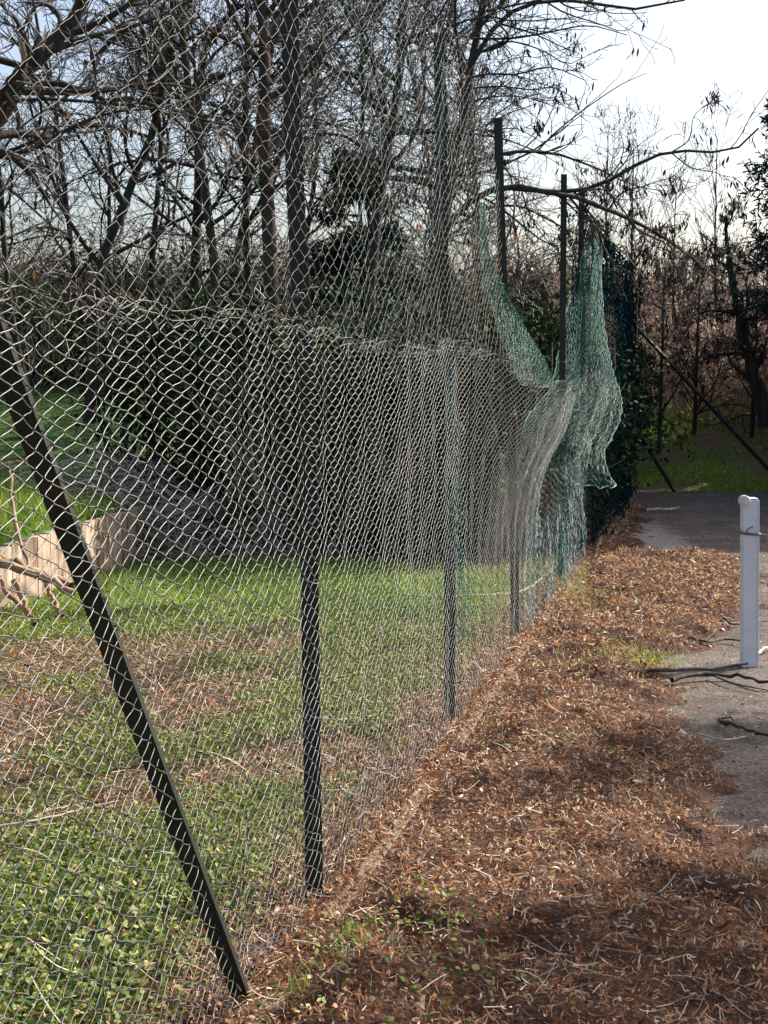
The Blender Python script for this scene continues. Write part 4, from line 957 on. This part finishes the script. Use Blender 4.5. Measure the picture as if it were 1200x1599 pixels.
# ---------------------------------------------------------------- sticks on the ground
ST = 'fallen sticks on the court'
def gs(px, py, z=0.02): return G(px, py, z)
sticks = [
    ([(992, 712), (1005, 708), (1018, 707)], .035, 'palestick', 'short pale cut log beside the far fence corner', []),
    ([(1080, 728), (1088, 716), (1096, 703)], .022, 'palestick', 'pale split stick standing in the grass verge beyond the court', []),
    ([(880, 1290), (905, 1296), (940, 1299), (975, 1296)], .004, 'palestick', 'long thin pale stem across the middle of the brown litter', []),
    ([(690, 1330), (760, 1325), (850, 1318)], .004, 'palestick', 'thin stem lying on the litter beside the kerb', []),
    ([(965, 1050), (1040, 1047), (1100, 1044), (1168, 1036)], .013, 'darkstick', 'long dark stick lying up to the foot of the white post', []),
    ([(1050, 1062), (1095, 1052), (1140, 1054), (1200, 1066), (1240, 1070)], .014, 'darkstick', 'dark curved stick passing in front of the white post', [([(1110, 1053), (1150, 1068), (1200, 1078)], .006)]),
    ([(1124, 1124), (1150, 1133), (1175, 1142), (1200, 1148)], .012, 'darkstick', 'dark broken stick alone on the bare asphalt', [([(1128, 1122), (1140, 1120), (1146, 1126)], .006)]),
    ([(985, 1005), (1020, 999), (1045, 998), (1066, 992)], .008, 'palestick', 'pale bleached stick at the edge of the leaf litter', []),
    ([(1078, 995), (1105, 1002), (1135, 998), (1170, 1003)], .009, 'darkstick', 'dark forked stick left of the middle of the white post', [([(1100, 1001), (1120, 985), (1135, 975)], .005)]),
    ([(1130, 965), (1150, 975), (1200, 970)], .008, 'darkstick', 'thin dark stick behind the white post', []),
    ([(1180, 1025), (1195, 1012), (1215, 1005)], .010, 'palestick', 'pale stick right of the foot of the white post', []),
    ([(655, 1588), (690, 1585), (735, 1577)], .006, 'palestick', 'pale stick at the bottom of the photo among the leaves', []),
    ([(755, 1564), (780, 1552), (805, 1530)], .005, 'palestick', 'thin pale stick curving up among the leaves near the bottom', []),
    ([(985, 1280), (1005, 1293), (1022, 1302)], .005, 'palestick', 'thin pale stick on the brown litter right of centre', []),
    ([(630, 930), (760, 929), (800, 926)], .009, 'palestick', 'pale stick behind the fence left of the third post', []),
    ([(810, 926), (830, 915), (850, 898)], .010, 'palestick', 'pale stick leaning behind the fence right of the third post', []),
    ([(1010, 797), (1040, 795), (1062, 793)], .018, 'palestick', 'pale stick in the shade on the far court', []),
    ([(930, 872), (937, 845), (948, 828)], .014, 'cutwood', 'brown stick slanting at the fence foot in the shade', []),
    ([(480, 1120), (520, 1124), (580, 1118)], .006, 'palestick', 'thin pale stick among the weeds right of the first post', []),
    ([(0, 1290), (60, 1280), (130, 1262)], .005, 'palestick', 'thin pale stem among the weeds at the left edge', []),
    ([(1090, 1145), (1130, 1155), (1165, 1150)], .004, 'palestick', 'small pale twig on the asphalt under the broken stick', []),
]
for pts, r0, m, lb, fk in sticks:
    branch('fallen_stick', [gs(a, b, .02 + r0 + (0.01 if i % 2 else 0)) for i, (a, b) in enumerate(pts)], r0, r0 * .55, m, lb, 'stick', ST, 6, [([gs(a, b, .03) for a, b in p], rr) for p, rr in fk])

# ---------------------------------------------------------------- white net post
g = G(1169, 1041); YP = g[1]
np_ = empty('net_post', (g[0], g[1], 0)); tag(np_, 'white square tennis net post standing on the asphalt', 'post')
hP = at(1164, 779, YP)[2]; wP = 22.5 / F * YP
v, f = box(-wP / 2, wP / 2, -wP / 2, wP / 2, -.03, hP)
v[4:, 0] -= 5 / F * YP
o = mesh_obj('shaft', v, f, M['white'], np_); bevel(o, .004, 3)
v, f = box(-wP / 2 - .002, wP / 2 + .002, -wP / 2 - .002, wP / 2 + .002, hP + .001, hP + .006); v[:, 0] -= 5 / F * YP
o = mesh_obj('cap', v, f, M['white'], np_); bevel(o, .002, 2)
# flange on the right edge
v, f = box(wP / 2 - .001, wP / 2 + .007, -wP / 2 - .004, -wP / 2 + .012, 0.0, hP - .004); v[4:, 0] -= 5 / F * YP
o = mesh_obj('edge_strip', v, f, M['white'], np_); bevel(o, .0015, 2)
# pulley wheel at top left
a = np.linspace(0, 2 * pi, 25)[:-1]
def disc(cx, cz, prof_):
    V = []; 
    for rr, yy in prof_: V += [[cx + rr * cos(t), yy, cz + rr * sin(t)] for t in a]
    K = len(prof_); I = np.arange(K * 24).reshape(K, 24)
    q = np.stack([I[:-1], np.roll(I[:-1], -1, 1), np.roll(I[1:], -1, 1), I[1:]], -1).reshape(-1, 4)
    return np.array(V), q
v, f = disc(-wP / 2 - .006 - 5 / F * YP + .012, hP - .008, [(.001, -.030), (.024, -.030), (.030, -.027), (.030, -.020), (.022, -.016), (.022, -.004), (.030, 0), (.030, .008), (.024, .012), (.001, .012)])
v[:, 1] -= .02
o = mesh_obj('pulley', v, f, M['ivorycap'], np_, True)
# twisted tie wire with hook
zt = at(1169, 833, YP)[2]; e = wP / 2 + .003; xo = -.008
loop = []
for k in range(3):
    zz = zt + (k - 1) * .004
    loop.append(resample([(-e + xo, -e, zz + .004), (xo, -e - .002, zz), (e + xo, -e, zz - .003), (e + xo, e, zz), (-e + xo, e, zz + .004), (-e + xo, -e, zz + .006)], 30))
tails = [resample([(-e + xo, -e, zt + .002), (-e + xo - .022, -e, zt + .004), (-e + xo - .034, -e, zt + .016), (-e + xo - .026, -e, zt + .028), (-e + xo - .012, -e, zt + .024)], 30),
         resample([(-e + xo + .01, -e - .004, zt), (-e + xo + .02, -e - .012, zt + .03), (-e + xo + .045, -e - .01, zt + .042), (-e + xo + .035, -e - .008, zt + .036)], 30),
         resample([(e + xo, -e, zt - .002), (e + xo + .03, -e, zt - .008), (e + xo + .045, -e, zt - .014), (e + xo + .035, -e, zt - .05)], 30),
         resample([(e + xo, -e, zt), (e + xo + .05, -e, zt - .006), (e + xo + .11, -e, zt - .018), (e + xo + .2, -e, zt - .02)], 30)]
v, f = tubes(np.array(loop + tails), np.full((7, 30), .0032), 5); mesh_obj('tie_wire', v, f, M['tie'], np_, True)

# ---------------------------------------------------------------- tree out of frame on the right whose crown shades the near litter
bare_tree('leafy_tree', [(5.6, 6.8, 0), (5.4, 6.7, 1.6), (5.2, 6.5, 3.0), (5.1, 6.4, 4.3)], 0.10, 95,
          'leafy tree outside the right edge of the photo, shading the near litter', l1=26, t0=0.7, l2=5, l3=3, lf=0.16)
tr = bpy.data.objects['leafy_tree']; r = np.random.default_rng(96); n = 16000
cc = np.array([5.3, 6.25, 3.6]) + r.normal(0, 1, (60, 3)) * [0.26, 0.24, 0.3]; cc[42:] += [0.35, 1.9, 0.1]
idx = r.integers(0, 60, n); p = cc[idx] + r.normal(0, .13, (n, 3))
v, f = strips(p, norm(r.normal(size=(n, 3))), norm(r.normal(size=(n, 3))), r.uniform(.05, .1, n), r.uniform(.03, .05, n), r.normal(0, .4, n), 3)
part('leaves', v, f, M['ivy'], tr)
print('faces', sum(len(o.data.polygons) for o in bpy.data.objects if o.type == 'MESH'))
